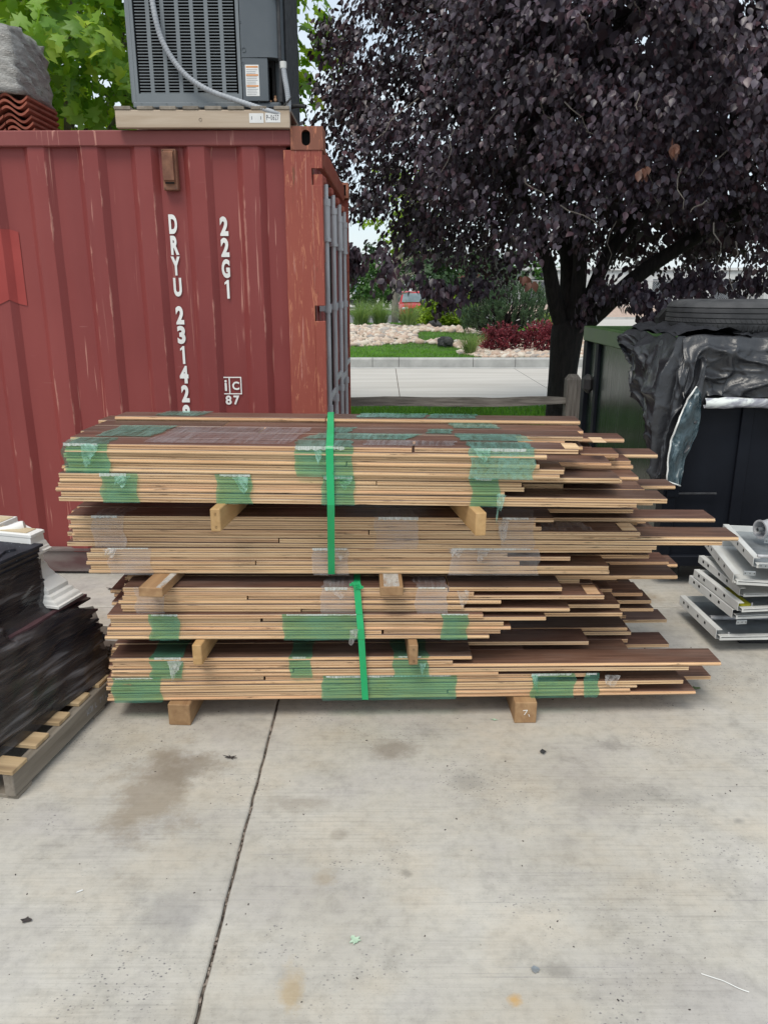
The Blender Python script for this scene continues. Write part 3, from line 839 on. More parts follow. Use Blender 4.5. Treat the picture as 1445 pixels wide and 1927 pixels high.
def crown_points(n, c, rad, inner=0.5, zmin=None, lump=0.12):
    """cluster centres spread through an ellipsoid, biased to its outside"""
    out = []
    while len(out) < n:
        d = norm(rng.normal(0, 1, (n, 3)))
        r = inner + (1 - inner) * rng.random(n) ** 0.6
        lum = 1 + lump * np.sin(d[:, 0] * 5 + d[:, 2] * 4 + 1) + lump * np.sin(d[:, 1] * 6 - d[:, 2] * 5)
        p = np.asarray(c) + d * (r * lum)[:, None] * np.asarray(rad)
        if zmin is not None: 
            p = p[np.array([q[2] > zmin(q[0], q[1]) for q in p])]
        out.extend(p.tolist())
    return np.array(out[:n])

def clusters(P, c, per, spread, droop=0.7, outw=0.6, updown=0.4):
    """leaf positions and directions around cluster centres: short drooping sprays"""
    n = len(P)
    out = norm(P - np.asarray(c))
    tw = norm(out * np.array([1, 1, .35]) + rng.normal(0, .55, (n, 3)))
    t = rng.random((n, per))
    C = P[:, None] + tw[:, None] * (t * spread * 1.5)[..., None] + rng.normal(0, spread * .38, (n, per, 3))
    C[..., 2] -= (t ** 2) * spread * .6
    o2 = norm(out[:, None] + rng.normal(0, .5, (n, per, 3)))
    D = o2 * np.array([outw, outw, .2]) + rng.normal(0, .38, (n, per, 3)); D[..., 2] -= droop
    Nn = o2 + rng.normal(0, .35, (n, per, 3)); Nn[..., 2] += updown
    return C.reshape(-1, 3), D.reshape(-1, 3), Nn.reshape(-1, 3)

# ---- purple-leaved tree over the fence
TX, TY = xz(1060, 0.9, 9.0), 9.0
tree = thing('purple_leaf_tree', 'large dark purple leaved tree with a forked black trunk behind the rail fence', 'tree', (TX, TY, 0))
CC = np.array([0.98, 0.35, 4.35])            # crown centre, local
CR = np.array([3.5, 3.1, 3.35])
def zmin_purple(x, y):
    z = 2.22 + 0.12 * math.sin(x * 3.1) + 0.1 * math.sin(y * 2.7 + x)
    if x < -1.9: z -= 0.15
    if -0.5 < x < 0.35 and y < 0.6: z += 0.15
    if 0.2 < x < 1.7 and y < 1.2: z += 0.30
    return z
m = MB()
fork = Vector((0.02, 0, 1.28))
tr_pts = [(0.03, 0, -0.05), (0.0, 0, 0.12), (-0.01, 0, 0.5), (0.0, 0, 0.95), fork, (0.02, 0, 1.45)]
m.tube(tr_pts, [0.25, 0.185, 0.165, 0.165, 0.20, 0.18], 14)
tips = []
for (dx, dy, dz, r) in ((-0.55, -0.15, 1.25, 0.105), (-0.15, 0.25, 1.7, 0.11), (0.18, -0.1, 1.75, 0.10), (0.75, 0.1, 1.35, 0.10), (1.45, -0.25, 1.15, 0.115), (0.3, 0.6, 1.5, 0.09)):
    e = fork + Vector((dx, dy, dz))
    b0 = fork + Vector((dx, dy, dz)) * 0.02 + Vector((0, 0, -0.05))
    limb(m, b0, e, r, r * 0.62, 7, 0.035, 9, 0.02)
    for k in range(4):
        e2 = e + Vector((dx * random.uniform(.4, 1.2) + random.uniform(-.8, .8), dy * .8 + random.uniform(-.9, .9), random.uniform(.3, 1.5)))
        limb(m, e, e2, r * 0.55, r * 0.25, 5, 0.05, 6)
        for q in range(4):
            e3 = e2 + Vector((random.uniform(-.9, .9), random.uniform(-.9, .9), random.uniform(-.1, 1.0)))
            limb(m, e2, e3, r * 0.24, 0.008, 5, 0.08, 4)
            tips.append(e3)
bark = m.build('trunk', M_BARKD, tree, smooth=True)
mt = bark.modifiers.new('ridges', 'SUBSURF'); mt.levels = 0; mt.render_levels = 1
PP = crown_points(2900, CC, CR, 0.60, zmin_purple, 0.07)
C, D, Nn = clusters(PP, CC, 50, 0.20, 0.85, 0.65, 0.35)
k = np.array([q[2] > zmin_purple(q[0], q[1]) - 0.35 for q in C])
C, D, Nn = C[k], D[k], Nn[k]
n = len(C)
leaves('crown', LEAF, C, D, Nn, rng.uniform(.044, .086, n), rng.uniform(.95, 1.25, n), M_PURPLE, tree)
# shaded inner foliage
PP = crown_points(520, CC, CR * .66, 0.2, zmin_purple, 0.07)
C, D, Nn = clusters(PP, CC, 16, 0.30, 0.7, 0.6, 0.4)
k = np.array([q[2] > zmin_purple(q[0], q[1]) - 0.1 for q in C])
leaves('inner_crown', LEAF, C[k], D[k], Nn[k], rng.uniform(.11, .17, k.sum()), 1.1, M_PURPLE, tree)
# low hanging sprays seen against the light
hang = []
for (px, py, Y, cnt) in ((1190, 560, 8.4, 5), (1165, 545, 8.6, 4), (1210, 585, 8.4, 3), (1235, 560, 8.2, 4), (1130, 560, 8.5, 2), (685, 520, 8.0, 3), (670, 495, 7.8, 5), (722, 500, 8.2, 3), (815, 535, 8.4, 4), (840, 550, 8.5, 4), (870, 545, 8.3, 5), (905, 545, 8.6, 4), (1330, 540, 8.2, 6), (1400, 545, 8.2, 6), (1290, 530, 8.4, 6), (640, 470, 8.0, 3)):
    x, z = at(px, py, Y)
    for q in range(cnt):
        hang.append((x - TX + random.gauss(0, .10), Y - TY + random.gauss(0, .12), z + random.gauss(0.05, .07)))
C, D, Nn = clusters(np.array(hang), CC, 34, 0.11, 1.0, 0.3, 0.2)
leaves('hanging_spray', LEAF, C, D, Nn, rng.uniform(.06, .10, len(C)), 1.0, M_PURPLE, tree)
# a few dying bronze leaves
br = []
for (px, py, Y) in ((1262, 268, 6.5), (1215, 320, 6.6), (1000, 530, 7.2)):
    x, z = at(px, py, Y); br.append((x - TX, Y - TY, z))
C, D, Nn = clusters(np.array(br), CC, 7, 0.06, 1.0, 0.4, 0.3)
leaves('bronze_leaves', LEAF, C, D, Nn, rng.uniform(.07, .11, len(C)), 1.0, M_RUSTLEAF, tree)
# thin bare twigs
m = MB()
for k in range(150):
    d = norm(rng.normal(0, 1, 3)); d[1] = -abs(d[1])
    p = CC + d * CR * rng.uniform(.75, 1.0)
    if p[2] < 2.1: continue
    e = p + np.array([rng.normal(0, .18), rng.normal(-.05, .1), -rng.uniform(.1, .45)])
    limb(m, p, e, 0.007, 0.003, 4, 0.12, 4)
m.build('twigs', M_BARKG, tree)['kind'] = 'stuff'

# ---- green maple behind the container
MXc, MYc = -3.95, 9.2
maple = thing('maple_tree', 'bright green maple tree with lobed leaves behind the red container', 'tree', (MXc, MYc, 0))
MC = np.array([0.3, 0.2, 4.5]); MR = np.array([2.85, 2.3, 2.9])
m = MB()
m.tube([(0, 0, -0.05), (0, 0, 0.3), (0.05, 0, 1.2), (0.0, 0, 2.4)], [0.24, 0.19, 0.17, 0.15], 10)
for k in range(10):
    a = k * 2.4
    e = Vector((math.cos(a) * random.uniform(.9, 1.7), math.sin(a) * random.uniform(.7, 1.4), random.uniform(3.4, 5.4)))
    limb(m, (0, 0, random.uniform(1.7, 2.4)), e, 0.075, 0.03, 6, 0.05, 7)
    for q in range(4):
        e2 = e + Vector((random.uniform(-1.1, 1.1), random.uniform(-1.1, .9), random.uniform(-.3, 1.2)))
        limb(m, e, e2, 0.03, 0.008, 5, 0.08, 5)
m.build('trunk', M_BARKG, maple, smooth=True)
PP = crown_points(760, MC, MR, 0.35, lambda x, y: 2.2, 0.08)
C, D, Nn = clusters(PP, MC, 20, 0.22, 0.75, 0.6, 0.55)
n = len(C)
leaves('crown', MAPLE, C, D, Nn, rng.uniform(.11, .19, n), rng.uniform(.85, 1.1, n), M_MAPLE, maple)

# ---- generic background tree / shrub builders
def bg_tree(name, label, x, y, h, rx, rz, mat, nclu=120, per=26, size=0.22, trunk=0.12, zc=None, group=None, bark=None):
    t = thing(name, label, 'tree', (x, y, -0.05), 0, group)
    c = np.array([0, 0, zc if zc else h - rz])
    m = MB()
    m.tube([(0, 0, -0.1), (0, 0, c[2] * .5), (0.05, 0, c[2])], [trunk, trunk * .8, trunk * .5], 8)
    for k in range(6):
        a = k * 2.2
        limb(m, (0, 0, c[2] * random.uniform(.55, .9)), (math.cos(a) * rx * .6, math.sin(a) * rx * .6, c[2] + random.uniform(-.2, .6) * rz), trunk * .4, trunk * .1, 5, .06, 5)
    m.build('trunk', bark or M_BARKG, t, smooth=True)
    PP = crown_points(nclu, c, (rx, rx, rz), 0.35, None, 0.13)
    C, D, Nn = clusters(PP, c, per, size * 1.3, .4, .6, .5)
    leaves('crown', LEAF, C, D, Nn, rng.uniform(size * .7, size * 1.3, len(C)), 1.5, mat, t)
    return t
def Xat(px, Y): return xz(px, 1.75, Y)
bg_tree('round_tree', 'rounded green tree beyond the parked cars, left of the red car', Xat(706, 74), 74, 4.9, 2.6, 2.3, M_GREEN, 150, 30, .26)
bg_tree('far_tree', 'dark green tree far behind the red car', Xat(800, 95), 95, 6.5, 4.5, 3.2, M_DKGREEN, 130, 26, .45)
bg_tree('far_tree', 'tall dark tree on the far horizon behind the white truck', Xat(640, 120), 120, 9, 6, 5, M_DKGREEN, 120, 26, .6)
bg_tree('far_tree', 'broad dark tree far away, left of the pine shrub', Xat(870, 110), 110, 7.5, 6.5, 3.6, M_DKGREEN, 140, 26, .55)
bg_tree('far_tree', 'broad dark tree far away directly behind the pine shrub', Xat(960, 115), 115, 7, 6, 3.6, M_GREEN, 120, 26, .55)
bg_tree('far_tree', 'pale green tree far away between the white buildings', Xat(1225, 118), 118, 4.6, 2.4, 2.0, M_GREEN, 60, 26, .4)
bg_tree('far_tree', 'small green tree far away in front of the white building, right', Xat(1290, 125), 125, 3.8, 2.2, 1.7, M_GREEN, 60, 26, .4)
bg_tree('sapling', 'tiny sapling on the far lawn in front of the white car', Xat(695, 62), 62, 1.25, .38, .5, M_DKGREEN, 18, 20, .12, .04)
# street tree with a pale broken crown
yt = thing('street_tree', 'young grey-trunked tree with pale bare branches beside the red car', 'tree', (Xat(743, 31), 31, 0))
m = MB()
m.tube([(0, 0, -.1), (0, 0, 1.2), (0.02, 0, 2.4), (0, 0, 3.6)], [.15, .135, .12, .09], 9)
m.build('trunk', M_BARKG, yt, smooth=True)
m = MB()
for k in range(16):
    a = random.uniform(-1.2, 1.4)
    p0 = Vector((0.0, 0, random.uniform(1.3, 2.9)))
    e = p0 + Vector((math.cos(a) * random.uniform(.5, 1.2), random.uniform(-.5, .5), random.uniform(.1, .9)))
    pts = limb(m, p0, e, .035, .012, 5, .07, 5)
    for q in range(3):
        s = pts[random.randint(2, 5)]
        limb(m, s, s + Vector((random.uniform(-.2, .5), random.uniform(-.3, .3), random.uniform(-.1, .4))), .014, .005, 3, .1, 4)
m.build('dead_branches', M_BARKL, yt)
PP = crown_points(70, np.array([.4, 0, 4.7]), (1.3, 1.3, 1.6), .3)
C, D, Nn = clusters(PP, np.array([.4, 0, 4.7]), 22, .24, .5, .6, .5)
leaves('crown', LEAF, C, D, Nn, rng.uniform(.10, .2, len(C)), 1.3, M_YELG, yt)

def grass_clump(label, px, py, Y, h, n, spread):
    x, z = at(px, py, Y); z = isl(x, Y)
    t = thing('ornamental_grass', label, 'plant', (x, Y, z), 0, 'ornamental grass clumps across the street')
    m = MB()
    for k in range(n):
        a = random.uniform(0, 6.283); rr = random.uniform(0, .18) * spread
        lean = random.uniform(.05, 1.0) * spread
        hh = h * random.uniform(.6, 1.1); w = random.uniform(.006, .012)
        d = Vector((math.cos(a), math.sin(a), 0)); s = Vector((-d.y, d.x, 0)) * w
        P = []
        for i in range(5):
            u = i / 4
            q = d * (rr + lean * .55 * u ** 1.8) + Vector((0, 0, hh * (u - .22 * lean * u ** 3)))
            P.append([q - s * (1 - u * .85), q + s * (1 - u * .85)])
        m.grid(P)
    m.build('blades', M_ORN, t)['kind'] = 'stuff'
grass_clump('wide clump of green ornamental grass beside the container door bars', 680, 615, 26.3, .95, 420, 1.5)
grass_clump('clump of green ornamental grass between the container and the street tree', 715, 613, 26.6, .95, 380, 1.4)
grass_clump('clump of green ornamental grass in front of the red car', 768, 622, 25.2, .85, 380, 1.3)
grass_clump('bright clump of ornamental grass close to the kerb by the pine shrub', 885, 668, 20.0, .62, 330, .9)

def shrub(name, label, px, Y, rx, rz, mat, n, size, spiky=0.0, cat='shrub', tm=LEAF, wr=1.2):
    x = Xat(px, Y); z0 = isl(x, Y)
    t = thing(name, label, cat, (x, Y, z0))
    m = MB()
    for k in range(14):
        a = k * 2.4
        limb(m, (0, 0, -.05), (math.cos(a) * rx * .6, math.sin(a) * rx * .6, rz * random.uniform(.8, 1.4)), .014, .004, 4, .06, 4)
    m.build('stems', M_BARKD, t)
    c = np.array([0, 0, rz * .75])
    P = crown_points(n, c, (rx, rx, rz), .45, lambda a, b: 0.02, .1)
    C, D, Nn = clusters(P, c * .4, 14, size * 1.5, -0.1 - spiky * .6, 1.0, .4)
    leaves('foliage', tm, C, D, Nn, rng.uniform(size * .6, size * 1.3, len(C)), wr, mat, t)
    if spiky:
        m = 80
        d = norm(rng.normal(0, 1, (m, 3))); d[:, 2] = abs(d[:, 2])
        base = c * .7 + d * np.array([rx, rx, rz]) * .75
        ax = norm(d + np.array([0, 0, .5]))
        tt = rng.random((m, 30))
        C = (base[:, None] + ax[:, None] * (tt * .36 * spiky)[..., None] + rng.normal(0, .012, (m, 30, 3))).reshape(-1, 3)
        D = (ax[:, None] + rng.normal(0, .6, (m, 30, 3))).reshape(-1, 3)
        leaves('shoots', tm, C, D, rng.normal(0, 1, C.shape), rng.uniform(.03, .06, len(C)), 1.1, mat, t)
    return t
shrub('yellow_shrub', 'rounded yellow green shrub right of the red car', 840, 27.0, .90, .66, M_YELG, 480, .10)
shrub('barberry_shrub', 'red barberry shrub at the kerb, further from the trunk', 948, 21.2, .46, .34, M_BARB, 150, .06, 1.0)
shrub('barberry_shrub', 'red barberry shrub at the kerb, half hidden by the black trunk', 1026, 20.8, .50, .38, M_BARB, 160, .06, 1.0)
shrub('small_shrub', 'small yellow green shrub peeking between barberry and trunk', 1034, 25.0, .35, .35, M_YELG, 60, .08)
# pine shrub: upright candles of needles
px_, Y_ = 952, 23.4
x = Xat(px_, Y_)
pine = thing('pine_shrub', 'spreading blue green pine shrub behind the barberries', 'shrub', (x, Y_, isl(x, Y_)))
m = MB()
Cs, Ds = [], []
for k in range(540):
    a = random.uniform(0, 6.283); r = random.random() ** .5
    ex, ey = math.cos(a) * 1.32 * r, math.sin(a) * 1.2 * r
    ez = random.uniform(.1, 1.0) * 2.0 * (1 - .62 * r ** 1.6) + .12
    ax = norm(np.array([ex * .25, ey * .25, .75 + random.uniform(-.2, .4)]))
    ln = random.uniform(.18, .34)
    p = np.array([ex, ey, ez])
    if k % 3 == 0: limb(m, (0, 0, ez * .4), tuple(p), .022, .008, 4, .05, 4)
    t = rng.random(80)
    Cs.append(p + ax * (t * ln)[:, None])
    d = norm(rng.normal(0, 1, (80, 3)))
    Ds.append(d * .75 + ax * 1.0)
m.build('branches', M_BARKD, pine)
C = np.concatenate(Cs); D = np.concatenate(Ds)
leaves('needles', NEEDLE, C, D, rng.normal(0, 1, C.shape), rng.uniform(.06, .10, len(C)), .2, M_PINE, pine)
# lava boulders
def boulder(label, px, py, Y, w, h):
    x, _ = at(px, py, Y)
    bm = bmesh.new(); bmesh.ops.create_icosphere(bm, subdivisions=3, radius=1)
    sd_ = random.uniform(0, 9)
    for p in bm.verts:
        k = 1 + .22 * vnoise(p.co.x * 2 + sd_, p.co.y * 2, p.co.z * 2) + .08 * vnoise(p.co.x * 7, p.co.y * 7 + sd_, p.co.z * 7)
        p.co = Vector((p.co.x * w / 2 * k, p.co.y * w / 2.3 * k, p.co.z * h / 2 * k))
    me = bpy.data.meshes.new('lava_boulder'); bm.to_mesh(me); bm.free(); me.materials.append(M_LAVA)
    o = link('lava_boulder', me); o.location = (x, Y, isl(x, Y) + h * .36)
    tag(o, label, 'rock', 'lava boulders in the planting bed')
boulder('dark lava boulder on river rocks, nearer the kerb', 838, 635, 22.2, .46, .36)
boulder('dark lava boulder at the foot of the yellow green shrub', 817, 617, 25.2, .42, .30)

# ---- split rail fence
FY = 7.95
PXF = xz(1076, 0.7, FY)
fence = thing('rail_fence', 'weathered grey split rail fence on the verge', 'fence', (PXF, FY, 0))
for x0 in (0.0, -2.75, -5.5):
    m = MB()
    w = .072
    m.prism([(-w, -w * .9), (w, -w * .9), (w, w * .9), (-w, w * .9)], -.1, .875, 'z')
    m.add([(-w, -w * .9, .875), (w, -w * .9, .875), (w, w * .9, .875), (-w, w * .9, .875), (-w * .55, -w * .5, .925), (w * .55, -w * .5, .925), (w * .55, w * .5, .925), (-w * .55, w * .5, .925)],
          [(0, 1, 5, 4), (1, 2, 6, 5), (2, 3, 7, 6), (3, 0, 4, 7), (4, 5, 6, 7)])
    o = m.build('post', M_FENCEV, fence); o.location.x = x0
for x0 in (0, -2.75):
    for zc in (.655, .30):
        m = MB()
        P = []
        for i in range(15):
            t = i / 14
            xx = x0 - .06 - t * 2.63
            hw = .052 * (1 - .35 * (abs(t - .5) * 2) ** 6)
            sag = -.012 * math.sin(t * math.pi) + .008 * vnoise(t * 6, zc * 9)
            P.append([(xx, -.05, zc - hw * .8 + sag), (xx, .05, zc - hw + sag), (xx, .055, zc + hw * .7 + sag), (xx, -.035, zc + hw + sag + .006 * vnoise(t * 13, 2)), (xx, -.05, zc - hw * .8 + sag)])
        m.grid(P)
        m.f.append(tuple(range(4))); m.m.append(0)
        m.f.append(tuple(14 * 5 + k for k in (3, 2, 1, 0))); m.m.append(0)
        m.build('rail', M_FENCE, fence)

# ================================================================== far things
def wheel_geo(m, x, y, z, r, w, mi=0):
    M = Matrix.Translation((x, y, z)) @ Matrix.Rotation(R(90), 4, 'Y')
    m.lathe([(r * .55, -w / 2), (r * .92, -w / 2), (r, -w / 3), (r, w / 3), (r * .92, w / 2), (r * .55, w / 2)], 20, mi, M)
def car(name, label, x, y, rotz, paint, W=1.9, Hh=1.75, Ln=4.7, suv=True, cat='car'):
    c = thing(name, label, cat, (x, y, -0.05), rotz)
    hw = W / 2
    # body: loft along length (front at -Y)
    st = [(-Ln / 2, .78, .38, .72), (-Ln / 2 + .12, .93, .28, .86), (-Ln / 2 + .6, 1.0, .25, .98), (-Ln / 2 + 1.25, 1.0, .25, 1.06), (0, 1.0, .25, 1.1), (Ln / 2 - .4, 1.0, .27, 1.1), (Ln / 2, .9, .35, 1.0)]
    m = MB(); P = []
    for (yy, k, zb, zt) in st:
        w_ = hw * k
        P.append([(-w_ * .9, yy, zb), (-w_, yy, zb + .12), (-w_, yy, (zb + zt) / 2), (-w_ * .97, yy, zt - .08), (-w_ * .8, yy, zt), (0, yy, zt + .03), (w_ * .8, yy, zt), (w_ * .97, yy, zt - .08), (w_, yy, (zb + zt) / 2), (w_, yy, zb + .12), (w_ * .9, yy, zb), (-w_ * .9, yy, zb)])
    m.grid(P)
    n = 12
    m.f.append(tuple(range(n - 2, -1, -1))); m.m.append(0)
    m.f.append(tuple((len(st) - 1) * n + k for k in range(n - 1))); m.m.append(0)
    cap_fix(m.build('body', paint, c, smooth=40))
    # cabin
    y0, y1 = -Ln / 2 + 1.15, (Ln / 2 - .12 if suv else Ln / 2 - .8)
    ys = [(y0, 1.02, .86), (y0 + .75, Hh - .06, .72), (y0 + 1.2, Hh, .70), (y1 - .5, Hh - .02, .70), (y1, 1.05, .82)]
    m = MB(); P = []
    for (yy, zt, k) in ys:
        P.append([(-hw * .93, yy, 1.0), (-hw * k, yy, zt - .04), (-hw * k * .8, yy, zt), (hw * k * .8, yy, zt), (hw * k, yy, zt - .04), (hw * .93, yy, 1.0)])
    m.grid(P)
    cap_fix(m.build('cabin', paint, c, smooth=40))
    m = MB()
    a, b_ = .80, .64
    m.add([(-hw * a, y0 + .0, 1.09), (hw * a, y0 + .0, 1.09), (hw * b_, y0 + .66, Hh - .14), (-hw * b_, y0 + .66, Hh - .14)], [(0, 1, 2, 3)])
    m.v = [(p[0], p[1] - .03, p[2] + .012) for p in m.v]
    m.build('windscreen', M_GLASS, c)
    for s in (-1, 1):
        m = MB()
        m.add([(s * hw * .92, y0 + .5, 1.12), (s * hw * .92, y1 - .5, 1.12), (s * hw * .745, y1 - .7, Hh - .16), (s * hw * .745, y0 + .85, Hh - .16)], [(0, 1, 2, 3)])
        m.build('side_window', M_GLASS, c)
        MB().box(s * hw - .02 + (0 if s > 0 else -.2), s * hw + .02 + (.2 if s > 0 else 0), y0 + .35, y0 + .5, 1.02, 1.2, bev=.04).build('mirror', paint, c)
        MB().box(s * hw * .66 - .2, s * hw * .66 + .2, -Ln / 2 - .0, -Ln / 2 + .22, .66, .82, bev=.05).build('headlamp', M_LAMP, c)
        for yy in (-Ln / 2 + .95, Ln / 2 - .95):
            m = MB(); wheel_geo(m, s * (hw - .1), yy, .34, .34, .24); w_ = m.build('wheel', M_BLACK, c, smooth=40)
            m = MB(); m.lathe([(0.001, 0), (.2, 0), (.21, -.02)], 14, 0, Matrix.Translation((s * (hw + .015), yy, .34)) @ Matrix.Rotation(R(90) * s, 4, 'Y')); m.build('rim', M_ROD, w_)
    m = MB()
    for k in range(4): m.box(-.42 + .05 * k, .42 - .05 * k, -Ln / 2 - .03, -Ln / 2 + .05, .72 - k * .045, .75 - k * .045)
    m.build('grille', M_BLACK, c)
    MB().box(-.10, .10, -Ln / 2 - .05, -Ln / 2 + .02, .62, .70, bev=.02).build('badge', M_LAMP, c)
    MB().box(-.9 * hw, .9 * hw, -Ln / 2 - .01, -Ln / 2 + .14, .26, .40, bev=.03).build('lower_bumper', M_TRUCKD, c)
    MB().box(-.16, .16, -Ln / 2 - .06, -Ln / 2 - .02, .42, .54, bev=.01).build('number_plate', M_PAPER, c)
    return c
car('red_car', 'red car parked facing the street beyond the planted island', Xat(776, 50), 50, R(3), M_RED)
car('white_car', 'white car parked far off beside the rounded green tree', Xat(700, 84), 84, R(80), M_CARW, 1.85, 1.5, 4.6, False)
car('grey_car', 'pale car parked far off behind the yellow green shrub', Xat(832, 80), 80, R(75), M_CARW, 1.85, 1.55, 4.6, False)
tk = thing('box_truck', 'white box truck parked far off next to the container bars', 'truck', (Xat(652, 82), 82, -.05), R(20))
MB().box(-1.25, 1.25, -1.0, 5.5, 1.15, 3.9, bev=.05).build('cargo_box', M_CARW, tk)
m = MB(); m.prism([(-3.0, .9), (-3.0, 1.6), (-2.5, 2.5), (-1.1, 2.6), (-1.1, .9)][::-1], -1.1, 1.1, 'x'); cap_fix(m.build('cab', M_CARW, tk))
MB().box(-1.0, 1.0, -2.9, 5.4, .55, 1.1).build('chassis', M_TRUCKD, tk)
MB().add([(-.95, -3.02, 1.62), (.95, -3.02, 1.62), (.9, -2.58, 2.42), (-.9, -2.58, 2.42)], [(0, 1, 2, 3)]).build('windscreen', M_GLASS, tk)
for s in (-1, 1):
    for yy in (-2.1, 3.9):
        m = MB(); wheel_geo(m, s * .98, yy, .48, .48, .3); m.build('wheel', M_BLACK, tk, smooth=40)
# far low building and chain link fence on the right
wb = thing('white_warehouse', 'long low white building behind the chain link fence, far right', 'building', (28, 112, 0))
MB().box(-14, 30, 0, 14, 0, 4.4).build('wall', M_BLDW, wb)
MB().box(-14.3, 30.3, -.3, 14.3, 4.4, 4.75).build('roof_edge', M_CARW, wb)
for k in range(9):
    MB().box(-12.5 + k * 4.4, -10 + k * 4.4, -.06, .02, .2, 3.2).build('loading_door', M_BLDG if k % 2 else M_KERB, wb)
MB().box(-20, -14.1, -1, 8, 0, 3.2).build('side_wing', M_BLDW, wb)
MB().box(-20.2, -14.0, -1.2, 8.2, 3.2, 3.9).build('wing_roof', M_BLDR, wb)
ch = thing('chain_link_fence', 'grey chain link fence along the far gravel berm', 'fence', (8.5, 57, .5))
for k in range(22):
    MB().tube([(k * 2.4, 0, 0), (k * 2.4, 0, 1.9)], .035, 6).build('post', M_ROD, ch)
MB().tube([(0, 0, 1.88), (50.5, 0, 1.88)], .025, 5).build('top_rail', M_ROD, ch)
m = MB()
s = .16
for k in range(-12, 316):
    x0 = k * s
    m.add([(x0, 0, 0), (x0 + .012, 0, 0), (x0 + 1.86 + .012, 0, 1.86), (x0 + 1.86, 0, 1.86)], [(0, 1, 2, 3)])
    m.add([(x0 + 1.86, .01, 0), (x0 + 1.872, .01, 0), (x0 + .012, .01, 1.86), (x0, .01, 1.86)], [(0, 1, 2, 3)])
m.build('wire_mesh', M_ROD, ch)['kind'] = 'stuff'
# ================================================================== shipping container
CL, CW, CH = 6.058, 2.438, 2.591
RX = -.014                     # locking bar axis
cont = thing('shipping_container', 'faded red corrugated shipping container standing behind the plank stack', 'container', (-0.336, 4.586, 0), R(-0.9))
RT, RB = 0.075, 0.165          # rail heights
PITCHX = 0.296
RIDGE0 = -0.737 + 0.336        # a proud ridge, local x
def corr_profile(x0, x1, depth=0.036):
    """(x, y) polyline of the corrugated side; y=0 proud, y=depth recessed"""
    pts = []
    k = math.floor((x0 - RIDGE0) / PITCHX) - 1
    xs = []
    while True:
        c = RIDGE0 + k * PITCHX
        for dx, d in ((-0.080, depth), (-0.044, 0.003), (0.044, 0.003), (0.080, depth)):
            xs.append((c + dx, d))
        k += 1
        if c > x1: break
    xs = [p for p in xs if x0 < p[0] < x1]
    return [(x0, depth)] + xs + [(x1, depth)]
def corr_panel(name, x0, x1, ysign, ybase, z0, z1):
    prof = corr_profile(x0, x1)
    zs = [z0 + (z1 - z0) * i / 26 for i in range(27)]
    P = []
    for (x, d) in prof:
        col = []
        for z in zs:
            dd = d
            if z > z1 - 0.03: dd = d * 0.9
            dd += 0.0035 * vnoise(x * 3.3, z * 2.6) + 0.002 * vnoise(x * 9, z * 7, 2)
            col.append((x, ybase + ysign * dd, z))
        P.append(col)
    m = MB(); m.grid(P)
    return m
side = corr_panel('side_panel', -CL + .2, -0.205, 1, 0.012, RB - .01, CH - RT + .01).build('side_panel', M_CPAINT, cont, smooth=30)
corr_panel('side_panel', -CL + .2, -0.205, -1, CW - 0.012, RB - .01, CH - RT + .01).build('side_panel', M_CPAINT, cont, smooth=30)
for y0, y1 in ((0.004, 0.075), (CW - .075, CW - .004)):
    MB().box(-CL + .17, -.17, y0, y1, CH - RT - .004, CH + .002, bev=.006).build('top_rail', M_CRAIL, cont)
# lower side rail: channel with an outward ledge
for (s, yb) in ((1, 0.0), (-1, CW)):
    m = MB()
    m.prism([(yb + s * .002, RB + .012), (yb + s * .002, RB - .002), (yb + s * .018, RB - .008), (yb + s * .018, .02), (yb + s * .08, .016), (yb + s * .08, RB + .012)], -CL + .17, -.17, 'x')
    cap_fix(m.build('bottom_rail', M_CBASE, cont))
# corrugated roof
P = []
for i in range(0, 118):
    x = -CL + .1 + i * (CL - .2) / 117
    zz = CH - .034 + .012 * (1 if (i // 2) % 2 else -1) * .5
    P.append([(x, .05, CH - .03), (x, .12, zz), (x, CW - .12, zz), (x, CW - .05, CH - .03)])
MB().grid(P).build('roof', M_CRAIL, cont)
MB().box(-CL + .08, -.10, .08, CW - .08, .02, .14).build('floor', M_CBASE, cont)
# blind end
MB().box(-CL + .03, -CL + .07, .1, CW - .1, .1, CH - .1).build('end_wall', M_CPAINT, cont)
# corner posts (near right one with lashing notches)
def zpx(py, Y=4.586): return at(600, py, Y)[1]
n1t, n1b = zpx(316), zpx(347)
n2t, n2b = zpx(575), zpx(604)
cz0, cz1 = .118, CH - .101
m = MB()
m.box(-.215, -.062, .001, .014, cz0, cz1, bev=.003)              # front leaf, notched at its outer edge
for z0, z1 in ((cz0, n2b), (n2t, n1b), (n1t, cz1)):
    m.box(-.063, -.004, .001, .014, z0, z1, bev=.002)
m.box(-.205, -.19, .013, .09, cz0, cz1)
m.box(-.02, -.004, .0135, .055, cz0, n2b); m.box(-.02, -.004, .0135, .055, n2t, n1b); m.box(-.02, -.004, .0135, .055, n1t, cz1)
m.build('corner_post', M_CPOST, cont)
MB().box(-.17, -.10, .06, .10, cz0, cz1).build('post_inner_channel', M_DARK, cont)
m = MB(); m.box(-.15, -.004, CW - .055, CW - .002, cz0, cz1, bev=.004); m.build('corner_post', M_CPOST, cont)
for (y0, y1) in ((.002, .15), (CW - .15, CW - .002)):
    MB().box(-CL + .002, -CL + .15, y0, y1, cz0, cz1, bev=.004).build('corner_post', M_CPOST, cont)
